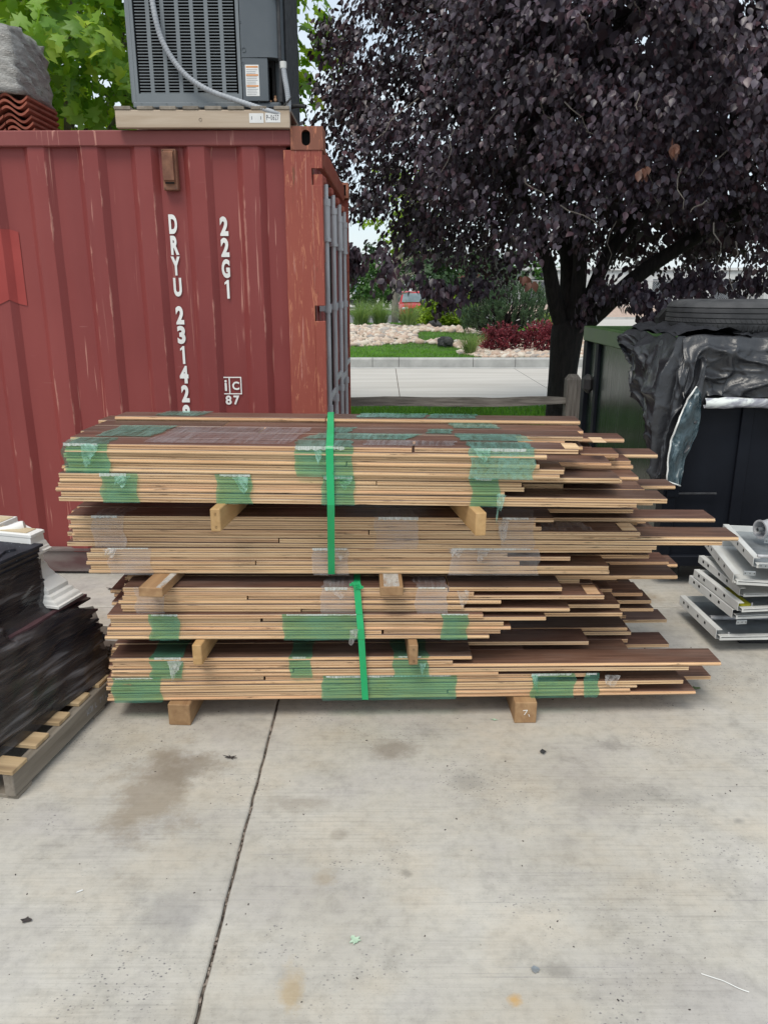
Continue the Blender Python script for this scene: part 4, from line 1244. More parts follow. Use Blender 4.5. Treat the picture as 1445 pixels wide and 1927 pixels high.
# castings with oval holes
def casting(x0, y0, z0, hole_y):
    x1, y1, z1 = x0 + .178, y0 + .162, z0 + .118
    m = MB()
    cx, cz = (x0 + x1) / 2 - .004, (z0 + z1) / 2 + .002
    n = 28
    yh = y0 if hole_y < 0 else y1
    outer, inner = [], []
    for k in range(n):
        a = 2 * math.pi * k / n
        ca, sa = math.cos(a), math.sin(a)
        t = min(.089 / max(abs(ca), 1e-6), .059 / max(abs(sa), 1e-6))
        outer.append((cx + .004 + ca * t, yh, cz - .002 + sa * t))
        iz = max(-.014, min(.014, sa * .04)) 
        inner.append((cx + ca * .024, yh, cz + sa * .024 + (.016 if sa > 0.01 else -.016 if sa < -.01 else 0)))
    din = .022 if hole_y < 0 else -.022
    deep = [(p[0], p[1] + din, p[2]) for p in inner]
    vs = outer + inner + deep
    fs = [(k, (k + 1) % n, n + (k + 1) % n, n + k) for k in range(n)] + [(n + k, n + (k + 1) % n, 2 * n + (k + 1) % n, 2 * n + k) for k in range(n)]
    m.add(vs, fs)
    b0, b1 = (y0 + .0015, y1) if hole_y < 0 else (y0, y1 - .0015)
    # the other five walls
    X0, X1 = x0, x1
    m.box(X0, X0 + .02, b0, b1, z0, z1); m.box(X1 - .02, X1, b0, b1, z0, z1)
    m.box(X0 + .021, X1 - .021, b0, b1, z0, z0 + .018); m.box(X0 + .021, X1 - .021, b0, b1, z1 - .018, z1)
    o = m.build('corner_casting', M_CRUST, cont)
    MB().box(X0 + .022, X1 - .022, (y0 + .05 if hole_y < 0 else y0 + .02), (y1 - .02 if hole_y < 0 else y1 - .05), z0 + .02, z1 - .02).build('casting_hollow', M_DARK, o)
for x0 in (-.178, -CL):
    for y0, h in ((-.004, -1), (CW - .158, 1)):
        for z0 in (.0, CH - .101):
            casting(x0 + (.004 if x0 > -1 else 0), y0, z0, h)
# door end with locking bars
MB().box(-.13, -.03, .16, CW - .16, CH - .13, CH - .012, bev=.006).build('door_header', M_CPOST, cont)
MB().box(-.13, -.03, .16, CW - .16, .0, .13, bev=.006).build('door_sill', M_CPOST, cont)
for d, (ya, yb) in enumerate(((.06, CW / 2 - .006), (CW / 2 + .006, CW - .06))):
    m = MB()
    prof = []
    nb = 5
    for k in range(nb):
        c0 = ya + (yb - ya) * k / nb; c1 = ya + (yb - ya) * (k + 1) / nb; w = c1 - c0
        prof += [(c0 + w * .0, -.062), (c0 + w * .35, -.062), (c0 + w * .5, -.095), (c0 + w * .85, -.095)]
    prof.append((yb, -.062))
    m.grid([[(px_, py_, z) for z in (.13, CH - .13)] for (py_, px_) in prof])
    door = m.build('door', M_CPAINT, cont)
    for rk, yr in enumerate(((.30, .84) if d == 0 else (1.42, 1.96))):
        zt = CH - .20 - .02
        m = MB()
        m.tube([(RX, yr, .08), (RX, yr, CH - .24)], .017, 12)
        bar = m.build('locking_bar', M_ROD, door, smooth=50)
        m = MB(); z_ = CH - .56
        m.tube([(RX, yr, z_ + d_) for d_ in (0, .001, .02, .021, .20, .201, .24, .241)], [.018, .030, .030, .026, .026, .030, .030, .018], 12)
        m.build('bar_sleeve', M_ROD, bar, smooth=50)
        for zb in (.52 + .05 * rk, 1.0, 1.62):
            m = MB(); m.tube([(RX, yr, zb), (RX, yr, zb + .05)], .024, 12); br = m.build('bar_bracket', M_ROD, door, smooth=50)
            MB().box(-.06, -.030, yr - .04, yr + .04, zb + .008, zb + .042).build('bracket_plate', M_ROD, door)
        MB().box(-.055, -.008, yr - .035, yr + .035, CH - .245, CH - .195, bev=.012).build('cam_keeper', M_CPOST, bar)
        m = MB(); m.box(-.012, .002, yr + .02, yr + .36, 1.08 + .06 * rk, 1.12 + .06 * rk, bev=.004); m.build('handle', M_ROD, bar)
    for zb in (.35, .8, 1.35, 1.9, 2.25):
        yh = .045 if d == 0 else CW - .062
        MB().box(-.06, -.002, yh - .03, yh + .028, zb, zb + .12, bev=.006).build('hinge', M_CPOST, door)
    # door gasket strip
    MB().box(-.075, -.058, (yb - .02 if d == 0 else ya), (yb if d == 0 else ya + .02), .14, CH - .14).build('gasket', M_BLACK, door)

# ---- painted marks
def glyph(ch, bold=0.02):
    cu = bpy.data.curves.new('glyph', 'FONT'); cu.body = ch; cu.offset = bold; cu.resolution_u = 5
    ob = bpy.data.objects.new('glyph', cu)
    me = bpy.data.meshes.new_from_object(ob)
    v = np.array([p.co[:] for p in me.vertices]); f = [tuple(p.vertices) for p in me.polygons]
    bpy.data.objects.remove(ob); bpy.data.curves.remove(cu); bpy.data.meshes.remove(me)
    v[:, :2] -= v[:, :2].min(0)
    v[:, :2] /= v[:, :2].max(0)
    return v, f
_gl = {}
def put_glyph(ch, parent, x, y, z, w, h, mat, name='painted_character', bold=0.02, M=None):
    """upright on a plane facing -Y, lower-left corner x,z"""
    if (ch, bold) not in _gl:
        _gl[(ch, bold)] = glyph(ch, bold) if ch != '1' else (np.array([(.45, 0, 0), (1, 0, 0), (1, 1, 0), (.62, 1, 0), (0, .86, 0), (0, .74, 0), (.45, .82, 0)]), [(0, 1, 2, 3, 6), (3, 4, 5, 6)])
    v, f = _gl[(ch, bold)]
    m = MB(); m.add([(x + p[0] * w, y, z + p[1] * h) for p in v], f)
    if M is not None: m.v = [tuple(M @ Vector(p)) for p in m.v]
    return m.build(name, mat, parent)
YREC = 4.586 + .045            # recessed flats carry the text
def loc_c(px, py, Y=YREC):     # photo -> container-local x, z on the text plane
    X, Z = at(px, py, Y)
    return X + .336, Z
TXT_Y = .012 + .036 - .0085
for chx, px_, py_ in (('D', 324.5, 421), ('R', 328, 461), ('Y', 330, 500), ('U', 333.5, 540), ('2', 337.5, 593), ('3', 340.5, 630), ('1', 343, 668), ('4', 345.5, 705), ('2', 348, 741), ('8', 350, 778)):
    x, z = loc_c(px_, py_)
    w = .026 if chx == '1' else .052 if chx in 'Y4' else .047
    put_glyph(chx, cont, x - w / 2, TXT_Y, z - .052, w, .104, M_WHITEP, bold=.05)
for chx, px_, py_ in (('2', 421, 425), ('2', 423, 465), ('G', 424.5, 505), ('1', 427, 544)):
    x, z = loc_c(px_, py_)
    w = .026 if chx == '1' else .047
    put_glyph(chx, cont, x - w / 2, TXT_Y, z - .052, w, .104, M_WHITEP, bold=.05)
x, z = loc_c(435.5, 725.5)
hw, hh, t = .060, .052, .0065
m = MB()
for (a, b_, c, d) in ((-hw, hw, hh - t, hh), (-hw, hw, -hh, -hh + t), (-hw, -hw + t, -hh + t, hh - t), (hw - t, hw, -hh + t, hh - t), (-.016, -.009, -hh + t, hh - t)):
    m.add([(x + a, TXT_Y, z + c), (x + b_, TXT_Y, z + c), (x + b_, TXT_Y, z + d), (x + a, TXT_Y, z + d)], [(0, 1, 2, 3)])
m.build('painted_frame', M_WHITEP, cont)
put_glyph('i', cont, x - .042, TXT_Y, z - .032, .014, .066, M_WHITEP, bold=.03)
put_glyph('C', cont, x + .004, TXT_Y, z - .026, .042, .050, M_WHITEP, bold=.03)
x, z = loc_c(437, 753)
put_glyph('8', cont, x - .041, TXT_Y, z - .027, .036, .055, M_WHITEP, bold=.03)
put_glyph('7', cont, x + .007, TXT_Y, z - .027, .036, .055, M_WHITEP, bold=.03)
# bare spot of brighter red paint following the corrugation
x0, zt = loc_c(-30, 430); x1, _ = loc_c(38, 500); _, zb = loc_c(0, 570)
prof = corr_profile(x0, x1)
P = []
for (x, d) in prof:
    P.append([(x, .012 + d - .0042 + 0.0035 * vnoise(x * 3.3, z * 2.6), z) for z in np.linspace(zb + .02 * math.sin(x * 40), zt - .3 * max(0, x - x1 + .05), 9)])
MB().grid(P).build('touch_up_paint', M_REDPATCH, cont)
# ventilator
x, z = loc_c(318, 318, 4.59)
MB().box(x - .040, x + .040, .0, .05, z - .105, z + .105, bev=.003).build('vent_plate', M_VENT, cont)
m = MB()
m.prism([(-.024, z + .085), (-.024, z - .055), (.0, z - .075), (.0, z + .095)], x - .028, x + .028, 'x')
vent = cap_fix(m.build('vent_hood', M_VENT, cont))
MB().box(x - .024, x + .024, -.012, -.004, z - .073, z - .056).build('vent_opening', M_DARK, vent)
for zz in (z + .097, z - .095):
    for xx in (x - .03, x + .03):
        MB().lathe([(.0005, -.003), (.004, -.002), (.004, .002)], 8, 0, Matrix.Translation((xx, -.001, zz)) @ Matrix.Rotation(R(90), 4, 'X')).build('rivet', M_ROD, cont)

# ================================================================== flooring stack
PT = 0.0185
PW = 0.127
def plank_mesh(L_, kind, dark_under=False):
    t = PT - .0010
    w = PW
    if kind == 0:      # tongue to the front, groove behind
        prof = [(.0012, t), (0, t - .0015), (0, .62 * t), (-.0045, .56 * t), (-.0045, .32 * t), (.0002, .26 * t), (.0012, 0), (w, 0), (w, .34 * t), (w - .007, .37 * t), (w - .007, .6 * t), (w, .63 * t), (w, t - .001), (w - .001, t)]
    else:
        prof = [(.0012, t), (0, t - .0015), (0, .56 * t), (.004, .54 * t), (.004, .37 * t), (0, .35 * t), (.0006, 0), (w, 0), (w, .32 * t), (w + .005, .36 * t), (w + .005, .6 * t), (w, .64 * t), (w, t - .001), (w - .001, t)]
    n = len(prof)
    m = MB()
    nx = 2
    xs = [0, .0012, L_ - .0012, L_]
    for i, x in enumerate(xs):
        for (y, z) in prof:
            zz = z if 0 < i < 3 or z < t - .0001 else z - .001
            m.v.append((x, y, zz))
    for i in range(3):
        for k in range(n):
            k2 = (k + 1) % n
            m.f.append((i * n + k, i * n + k2, (i + 1) * n + k2, (i + 1) * n + k))
            top = (k == n - 1) or k == 0
            m.m.append(0 if top else 1)
    m.f.append(tuple(range(n))); m.m.append(1)
    m.f.append(tuple(3 * n + k for k in range(n - 1, -1, -1))); m.m.append(1)
    me = m.mesh('plank', [M_PFACE, M_PEDGE])
    return me
_pm = {}
def get_plank(L_, kind):
    key = (int(L_ / .002), kind)
    if key not in _pm: _pm[key] = plank_mesh(key[0] * .002, kind)
    return _pm[key], key[0] * .002

X0 = -1.2                       # bundle roots stand at their left front corner
def bundle(label, Yf, zb, yaw, layers, leftpx, front, back, extra=(0, 0, 0, 0, 0), rows=5, back_left=None):
    """front: right ends (photo px) of the front row, top layer first; back: pool of right ends for rows behind"""
    root = thing('flooring_bundle', label, 'flooring', (X0, Yf, zb), R(yaw), 'taped bundles of flooring planks in the stack')
    H = layers * PT
    lay_left = []
    for l in range(layers):
        zmid = zb + l * PT
        lx = xz(leftpx, zmid, Yf) - X0 + random.uniform(-.008, .010) + random.choice((0, 0, 0, 0, .012))
        lay_left.append(lx)
        fi = layers - 1 - l
        for r_ in range(rows):
            rl = lx + random.uniform(-.005, .005) + (-.02 * r_ + random.uniform(-.03, .01) if r_ else 0)
            Yr = Yf + r_ * PW
            Yr += math.sin(R(yaw)) * 2.2
            if r_ == 0: epx = front[fi % len(front)]
            else: epx = random.choice(back) if random.random() < (.5 if l < layers - 1 else .8) else random.uniform(860, 1010)
            if r_ >= 2 and epx > 1290: epx -= random.uniform(60, 160)
            rx = xz(epx, zmid, Yr + .06) - X0 + (random.uniform(-.012, .012) if r_ == 0 else random.uniform(-.07, .01))
            if r_ and rx < .6: rx = .9
            segs = [(rl, rx)]
            if random.random() < (.42 if r_ == 0 else .35) and rx - rl > 1.0:
                c = rl + (rx - rl) * random.uniform(.25, .78)
                segs = [(rl, c - .0015), (c + .0015 + random.choice((0, 0, .004)), rx)]
            for (a, b_) in segs:
                me, Lr = get_plank(b_ - a, (l + r_) % 2 if random.random() < .75 else random.randint(0, 1))
                o = link('plank', me, root)
                a2 = b_ - Lr if (a, b_) == segs[-1] else a
                jy = (random.uniform(-.0035, .0035) + random.choice((0, 0, 0, 0, 0, .006, -.004))) if r_ == 0 else random.uniform(-.003, .003)
                o.location = (a2, r_ * (PW + .0055) + jy + .0, l * PT)
                o.rotation_euler = (0, random.uniform(-.0007, .0007), random.uniform(-.0018, .0018))
    for r_, ex in enumerate(extra):
        for e in range(ex):
            l = layers + e
            a = lay_left[-1] - .03 + random.uniform(-.015, .015)
            rx = xz(random.choice(back), zb + H, Yf + r_ * PW) - X0 - .1
            c = a + (rx - a) * random.uniform(.3, .6)
            for (p, q) in ((a, c - .002), (c + .002, rx)):
                me, Lr = get_plank(q - p, 0)
                o = link('plank', me, root); o.location = (p, r_ * (PW + .0055) + random.uniform(-.004, .004), l * PT)
    return root, H

def film_front(root, x0, x1, H, mat, y=-.0085, z0=-.002, name='film_band', over=0.0, topmat=None, wav=.0016, depth=.0):
    """film stretched over the front of a bundle, optionally lapping over its top"""
    P = []
    nx, nz = 9, 9
    for i in range(nx):
        u = i / (nx - 1)
        col = []
        for j in range(nz):
            v_ = j / (nz - 1)
            xx = x0 + (x1 - x0) * u + (.009 * vnoise(v_ * 4 + x0 * 9, i) * abs(u - .5) * 2)
            col.append((xx, y + wav * vnoise(u * 5 + x0, v_ * 6), z0 + (H - z0 + .002) * v_))
        P.append(col)
    o = MB().grid(P).build(name, mat, root, smooth=True)
    fh = random.uniform(.005, .014)
    e0 = x0 + random.uniform(-.006, .02); e1 = x1 - random.uniform(-.004, .04)
    MB().grid([[(e0 + (e1 - e0) * i / 12, y - .0012, H + .0018 - fh * (1 + .35 * vnoise(i * 1.9, x0 * 5)) * q) for q in (1, .5, 0)] for i in range(13)]).build('film_fold_glint', M_FILMEDGE, root)  # pale strip: folded layers with their highlight painted in
    if over > 0:
        P = []
        sk = random.uniform(-.02, .03)
        for i in range(nx):
            u = i / (nx - 1)
            col = []
            for j in range(8):
                v_ = j / 7
                col.append((x0 + (x1 - x0) * u + sk * v_ + (.006 * math.sin(v_ * 9 + i)), y + v_ * (over - y), H + .0022 + (.0012 * abs(vnoise(u * 7, v_ * 8 + x0)) if 0 < j < 7 else 0)))
            P.append(col)
        MB().grid(P).build(name, topmat or mat, root, smooth=True)
    return o
def film_top(root, x0, x1, y0, y1, z, mat, skew=0.0):
    P = []
    for i in range(9):
        u = i / 8
        P.append([(x0 + (x1 - x0) * u + skew * v_ + .007 * math.sin(v_ * 11 + i * 2 + x0 * 7) * (1 if i in (0, 8) else .2), y0 + (y1 - y0) * v_, z + .0022 + .0016 * abs(vnoise(u * 8 + x0, v_ * 7))) for v_ in np.linspace(0, 1, 7)])
    return MB().grid(P).build('film_band', mat, root, smooth=True)
def crumple(root, x, y, z, w, h, mat, hang=True, n=17):
    """loose scrunched tail of film: a few broad glossy folds narrowing downwards"""
    P = []
    ph = random.uniform(0, 9)
    lean = random.uniform(-.4, .4)
    nar = random.uniform(.35, .75)
    for i in range(n):
        u = i / (n - 1)
        col = []
        hh = h * (.7 + .3 * math.sin(u * 2.6 + ph))
        for j in range(n):
            v_ = j / (n - 1)
            taper = 1 - nar * v_ ** .8
            xx = x + (u - .5) * w * taper + lean * w * v_ + .07 * w * vnoise(u * 4 + ph, v_ * 5) * v_
            zz = z - v_ * hh + .05 * h * vnoise(u * 4 + ph, v_ * 4 + ph)
            yy = y - .002 - .016 * abs(math.sin(u * 7 + ph + 1.5 * math.sin(v_ * 3 + ph))) * (.15 + v_) * (1 - .3 * v_) - .004 * abs(vnoise(u * 11 + ph, v_ * 9))
            col.append((xx, yy, zz))
        P.append(col)
    return MB().grid(P).build('loose_film', mat, root, smooth=True)

BUN = {}
zc = .098
spec = [
 # key, label, Yf, yaw, layers, leftpx, front, back, gap above
 ('H', 'lowest flooring bundle of the stack, resting on the ground blocks', 2.868, 1.3, 6, 201, [1102, 1000, 1271, 1185, 1172, 1297], [1120, 1190, 1265, 1352, 1350, 1150], 0),
 ('G', 'second flooring bundle from the ground, dark tops and green film', 2.870, .7, 5, 206, [887, 845, 1345, 1289, 930], [1193, 1182, 1085, 1000, 1130, 1076], .089),
 ('F', 'third flooring bundle from the ground, with three green film bands', 2.853, .3, 6, 203, [909, 1021, 942, 959, 935, 920], [1098, 1173, 1191, 1165, 1203, 1230, 1062], 0),
 ('E', 'fourth flooring bundle from the ground, under the flat spacer boards', 2.871, 0, 6, 229, [1056, 888, 1131, 936, 869, 1062], [1089, 1272, 1202, 1107, 1177, 1130, 1060], .040),
 ('D', 'fifth flooring bundle from the ground, wrapped in clear film', 2.913, -.2, 6, 168, [1219, 950, 1063, 976, 1138, 1136], [1225, 1100, 1128, 1150, 1060, 1225], 0),
 ('C', 'sixth flooring bundle from the ground, with the longest protruding planks', 2.930, -1.0, 7, 128, [1036, 999, 1010, 1196, 1379, 1344, 1225], [1151, 1223, 1165, 1200, 1351, 1196, 1180, 1130], .089),
 ('B', 'second flooring bundle from the top, held above the edge-set spacers', 2.818, -2.4, 6, 110, [1164, 980, 985, 947, 1241, 1187], [1226, 1265, 1187, 1156, 1110, 1200, 1050], 0),
 ('A', 'topmost flooring bundle of the stack, patched with green film', 2.830, -3.7, 6, 119, [1083, 1028, 1004, 1017, 1054, 1045], [1010, 1153, 1162, 1142, 1100, 1060, 1110], 0),
]
tops = {}
for (key, label, Yf, yaw, ly, lp, fr, bk, gap) in spec:
    rt, H = bundle(label, Yf, zc, yaw, ly, lp, fr, bk, (0, 0, 0, 0, 1) if key == 'A' else (0,) * 5)
    BUN[key] = (rt, H, Yf, zc, yaw)
    tops[key] = (zc, zc + H)
    zc += H + gap
def lx(key, px, frac=.5):
    rt, H, Yf, zb, yaw = BUN[key]
    return (xz(px, zb + H * frac, Yf - math.sin(R(-yaw)) * (xz(px, zb, Yf) - X0)) - X0) / math.cos(R(yaw))
def fb(key, p0, p1, mat, **kw):
    rt, H = BUN[key][:2]
    film_front(rt, lx(key, p0), lx(key, p1), H, mat, **kw)
GT = dict(over=.115, topmat=M_FILMT)
fb('A', 121, 206, M_FILMG, **GT); fb('A', 556, 664, M_FILMG, **GT); fb('A', 884, 1005, M_FILMT, **GT)
fb('B', 192, 260, M_FILMG); fb('B', 408, 474, M_FILMG); fb('B', 606, 667, M_FILMG); fb('B', 886, 938, M_FILMG)
CT = dict(over=.12, topmat=M_FILMCT)
fb('C', 176, 236, M_FILMC, **CT); fb('C', 706, 786, M_FILMC, **CT); fb('C', 940, 1004, M_FILMC, **CT)
fb('D', 206, 286, M_FILMC); fb('D', 588, 656, M_FILMC); fb('D', 846, 1013, M_FILMC)
fb('E', 256, 310, M_FILMC); fb('E', 604, 668, M_FILMC, **CT); fb('E', 782, 842, M_FILMC, **CT)
fb('F', 283, 338, M_FILMG); fb('F', 533, 686, M_FILMG); fb('F', 831, 879, M_FILMG)
fb('G', 284, 344, M_FILMG, over=.3, topmat=M_FILMG); fb('G', 545, 586, M_FILMG, over=.3, topmat=M_FILMG); fb('G', 740, 806, M_FILMG, over=.2, topmat=M_FILMG)
fb('H', 213, 304, M_FILMG); fb('H', 606, 858, M_FILMG); fb('H', 1000, 1080, M_FILMG); fb('H', 1098, 1125, M_FILMG)
rA, HA = BUN['A'][:2]
film_top(rA, lx('A', 150), lx('A', 262), .14, .39, HA, M_FILMT, .02)
film_top(rA, lx('A', 196), lx('A', 296), .54, .67, HA + PT, M_FILMT, .03)
film_top(rA, lx('A', 555), lx('A', 760), .138, .26, HA, M_FILMT, .06)
film_top(rA, lx('A', 590), lx('A', 640), .27, .40, HA, M_FILMT, .02)
film_top(rA, lx('A', 640), lx('A', 790), .545, .665, HA + PT, M_FILMT, .02)
film_top(rA, lx('A', 800), lx('A', 850), .28, .38, HA, M_FILMT, .01)
film_top(rA, lx('A', 860), lx('A', 960), .41, .53, HA, M_FILMT, -.03)
film_top(rA, lx('A', 800), lx('A', 905), .545, .665, HA + PT, M_FILMT, .02)
film_top(rA, lx('A', 870), lx('A', 1010), .138, .28, HA, M_FILMT, -.03)
film_top(rA, lx('A', 265), lx('A', 540), .02, .38, HA, M_FILMCT, .04)
film_top(rA, lx('A', 680), lx('A', 850), .02, .12, HA, M_FILMCT, .02)
crumple(rA, lx('A', 176), -.012, HA - .0, .075, .085, M_FILMW)
crumple(rA, lx('A', 600), -.012, HA - .012, .03, .06, M_FILMW)
crumple(rA, lx('A', 905), -.012, HA + .002, .07, .075, M_FILMW)
rB, HB = BUN['B'][:2]
for px_ in (236, 455, 650): crumple(rB, lx('B', px_), -.012, HB - .006, .06, .065, M_FILMW)
crumple(rB, lx('B', 943), -.014, HB * .45, .035, .15, M_FILMW)
rC = BUN['C'][0]; HC = BUN['C'][1]
crumple(rC, lx('C', 945), -.012, HC * .95, .05, .09, M_FILMWC)
film_top(rC, lx('C', 1012), lx('C', 1120), .0, .115, HC - 3 * PT, M_FILMCT, -.03)
rD, HD = BUN['D'][:2]
for px_ in (212, 860, 910, 640): crumple(rD, lx('D', px_), -.012, HD, .06, .05, M_FILMWC)
rE, HE = BUN['E'][:2]
crumple(rE, lx('E', 636), -.012, HE + .002, .07, .07, M_FILMWC); crumple(rE, lx('E', 870), -.012, HE * .9, .05, .09, M_FILMWC)
rF, HF = BUN['F'][:2]
crumple(rF, lx('F', 668), -.012, HF * .45, .04, .07, M_FILMWC)
rG, HG = BUN['G'][:2]
crumple(rG, lx('G', 333), -.012, HG * .9, .07, .12, M_FILMWC); crumple(rG, lx('G', 795), -.012, HG * .7, .03, .05, M_FILMW)
rH, HH = BUN['H'][:2]
crumple(rH, lx('H', 1003), -.012, HH * 1.0, .03, .08, M_FILMW); crumple(rH, lx('H', 1150), -.010, HH * .95, .07, .05, M_FILMWC)
# pale end-match labels on a few plank ends
for key, px_, ln, yy, dz in (('A', 1062, .055, .012, 0), ('A', 1128, .05, .14, 0), ('C', 1172, .06, .012, 3), ('E', 1105, .055, .012, 2)):
    rt, H = BUN[key][:2]
    x = lx(key, px_)
    MB().box(x, x + ln, yy, yy + .10, H - dz * PT - .0003, H - dz * PT + .0012).build('pale_patch', M_PEDGE, rt)

# ---- spacers between bundles
def spacer(label, x, yfront, z0, w, h, ln, rot, mat, tilt=0.0, group='lumber spacers between bundles'):
    m = MB(); m.box(-w / 2, w / 2, 0, ln, 0, h, bev=.003)
    o = m.build('lumber_spacer', mat)
    o.location = (x, yfront, z0); o.rotation_euler = (0, 0, rot)
    tag(o, label, 'lumber', group)
    return o
zC = tops['C'][1]
spacer('golden edge-set lumber spacer under the top bundles, left one', xz(405, zC + .05, 2.71), 2.71, zC + .001, .038, .0875, .86, R(-6), M_PINEL)
spacer('golden edge-set lumber spacer under the top bundles, right one with rough end', xz(905, zC + .05, 2.66), 2.66, zC + .001, .040, .0875, .86, R(9), M_PINEL)
zE = tops['E'][1]
s1 = spacer('flat brown spacer board with white paint, left one below the clear-wrapped bundle', xz(283, zE + .02, 2.76), 2.76, zE + .001, .095, .0385, .8, R(-6), M_PINEB)
s2 = spacer('flat split spacer board with white paint, right one below the clear-wrapped bundle', xz(737, zE + .02, 2.77), 2.77, zE + .001, .090, .0385, .8, R(1.5), M_PINEB)
M_WPAINT = filmmat('worn_white_paint', (1, 1, 1), (0.68, 0.68, 0.66), 0.0, 1.0, (30, 8, 30))
MB().box(.022, .047, .004, .20, .0386, .0392).build('paint_smear', M_WPAINT, s1)
MB().box(-.03, .03, .004, .20, .0386, .0392).build('paint_smear', M_WPAINT, s2)
zG = tops['G'][1]
spacer('golden edge-set spacer above the second bundle, left one', xz(371, zG + .04, 2.80), 2.80, zG + .001, .038, .0875, .8, R(-4), M_PINEL)
spacer('brown edge-set spacer with two nail holes above the second bundle, right one', xz(778, zG + .04, 2.80), 2.80, zG + .001, .036, .0875, .8, R(3), M_PINEB)
bk1 = spacer('square ground block under the left end of the plank stack', xz(337, .05, 2.845), 2.845, 0.0, .092, .097, .7, R(-3), M_PINEB, group='ground blocks under the stack')
bk2 = spacer('square ground block with a chalk mark under the right end of the stack', xz(989, .05, 2.865), 2.862, 0.0, .092, .097, .7, R(1), M_PINEB, group='ground blocks under the stack')
m = MB()
for (a, b_, c, d) in ((-.012, .040 + .02, .006, .062), (.006, .062, -.006, .040)):
    m.tube([(a, -.001, b_), (c, -.001, d)], .0016, 4)
m.tube([(.012, -.001, .042), (.016, -.001, .032)], .0016, 4)
m.build('chalk_mark', M_WHITEP, bk2)
for o, pts in ((bk1, ()),):
    pass
def nails(o, lst):
    for (x, z) in lst:
        MB().lathe([(.0004, -.0008), (.004, -.0008), (.004, .001)], 8, 0, Matrix.Translation((x, -.0005, z)) @ Matrix.Rotation(R(90), 4, 'X')).build('nail_hole', M_DARK, o)
for o in list(bpy.data.objects):
    if o.name.startswith('lumber_spacer') and o.get('label', '').startswith(('golden edge-set lumber spacer under the top bundles, left', 'brown edge-set')):
        nails(o, [(0.002, .018), (.001, .068)])

# ---- green strapping
def strap(label, path, w, name='green_strap'):
    """path: list of (x, y, z); flat ribbon with its width along x"""
    m = MB()
    t = .0012
    P = []
    n = len(path)
    for i, p in enumerate(path):
        p = Vector(p)
        d = (Vector(path[min(i + 1, n - 1)]) - Vector(path[max(i - 1, 0)])).normalized()
        nrm = Vector((0, d.z, -d.y)); nrm = nrm.normalized() if nrm.length > 1e-6 else Vector((0, -1, 0))
        sx = Vector((w / 2, 0, 0))
        P.append([p - sx - nrm * t / 2, p + sx - nrm * t / 2, p + sx + nrm * t / 2, p - sx + nrm * t / 2, p - sx - nrm * t / 2])
    m.grid(P)
    return tag(m.build(name, M_STRAP), label, 'strap', 'green straps around the stack')
def front_y(key, X):
    rt, H, Yf, zb, yaw = BUN[key]
    return Yf + math.sin(R(yaw)) * (X - X0)
zAt, zBb, zDb = tops['A'][1], tops['B'][0], tops['D'][0]
Xs = xz(621, 1.1, 2.75)
yA = front_y('A', Xs); yB = front_y('B', Xs); yD = front_y('D', Xs); yC = front_y('C', Xs)
off = .013
Xd = xz(624, tops['D'][0], yD)
path = []
def seg(a, b_, n):
    for i in range(n):
        t = i / n
        path.append(tuple(a[k] + (b_[k] - a[k]) * t for k in range(3)))
pA = (Xs, yA - off, zAt - .006); pB = (Xs, yB - off, zBb + .0); pD = (Xd, yD - off, zDb + .004)
seg((Xs - .040, yA + .66, zAt + PT + .004), (Xs - .032, yA + .53, zAt + PT + .004), 3)
seg((Xs - .032, yA + .53, zAt + PT + .0035), (Xs - .014, yA + .25, zAt + .014), 4)
seg((Xs - .014, yA + .25, zAt + .014), (Xs, yA + .006, zAt + .005), 5)
seg((Xs, yA - .006, zAt + .003), pA, 3)
seg(pA, pB, 8); seg(pB, pD, 8)
seg(pD, (Xd, yD + .03, zDb - .004), 2); seg((Xd, yD + .03, zDb - .004), (Xd, yD + .64, zDb - .004), 4)
path.append((Xd, yD + .66, zDb + .0)); path.append((Xd, yD + .69, zDb + .2)); path.append((Xs - .04, yA + .71, zAt - .05)); path.append((Xs - .04, yA + .69, zAt + .02)); path.append(path[0])
strap('bright green strap around the upper four flooring bundles', path, .0275)
path = []
zEt, zHb, zFb, zGt = tops['E'][1], tops['H'][0], tops['F'][0], tops['G'][1]
Xe = xz(672, zEt, 2.86); Xh = xz(687, zHb, 2.85)
yE = front_y('E', Xe); yF = front_y('F', Xe); yG = front_y('G', Xh); yH = front_y('H', Xh)
seg((Xe - .01, yE + .65, zEt + .003), (Xe - .004, yE + .02, zEt + .003), 5)
path.append((Xe, yE - .004, zEt + .002))
pa = (Xe, yE - off, zEt - .008); pb = (Xh, yH - off, zHb + .003)
seg(pa, (Xe + (Xh - Xe) * .45, yF - off, zFb + .05), 8); seg((Xe + (Xh - Xe) * .45, yF - off, zFb + .05), pb, 9)
seg(pb, (Xh, yH + .02, zHb - .004), 2); seg((Xh, yH + .02, zHb - .004), (Xh, yH + .64, zHb - .004), 4)
path.append((Xh, yH + .69, zHb + .02)); path.append((Xe, yE + .69, zEt - .02)); path.append(path[0])
st2 = strap('bright green strap around the lower four flooring bundles', path, .0265)
m = MB()
for k in range(3):
    a = k * 1.1
    m.grid([[(Xe - .03 + .014 * i + .01 * math.sin(a + i), yE - .012 - .012 * abs(math.sin(i * 1.3 + a)), zEt + .006 + .012 * math.sin(i * .9 + a) + j * .012) for j in range(2)] for i in range(5)])
m.build('strap_knot', M_STRAP, st2)
# ================================================================== on top of the container
CT_ = CH                        # container top
def rotx(y, x=0):               # slight yaw shared with the container
    return y
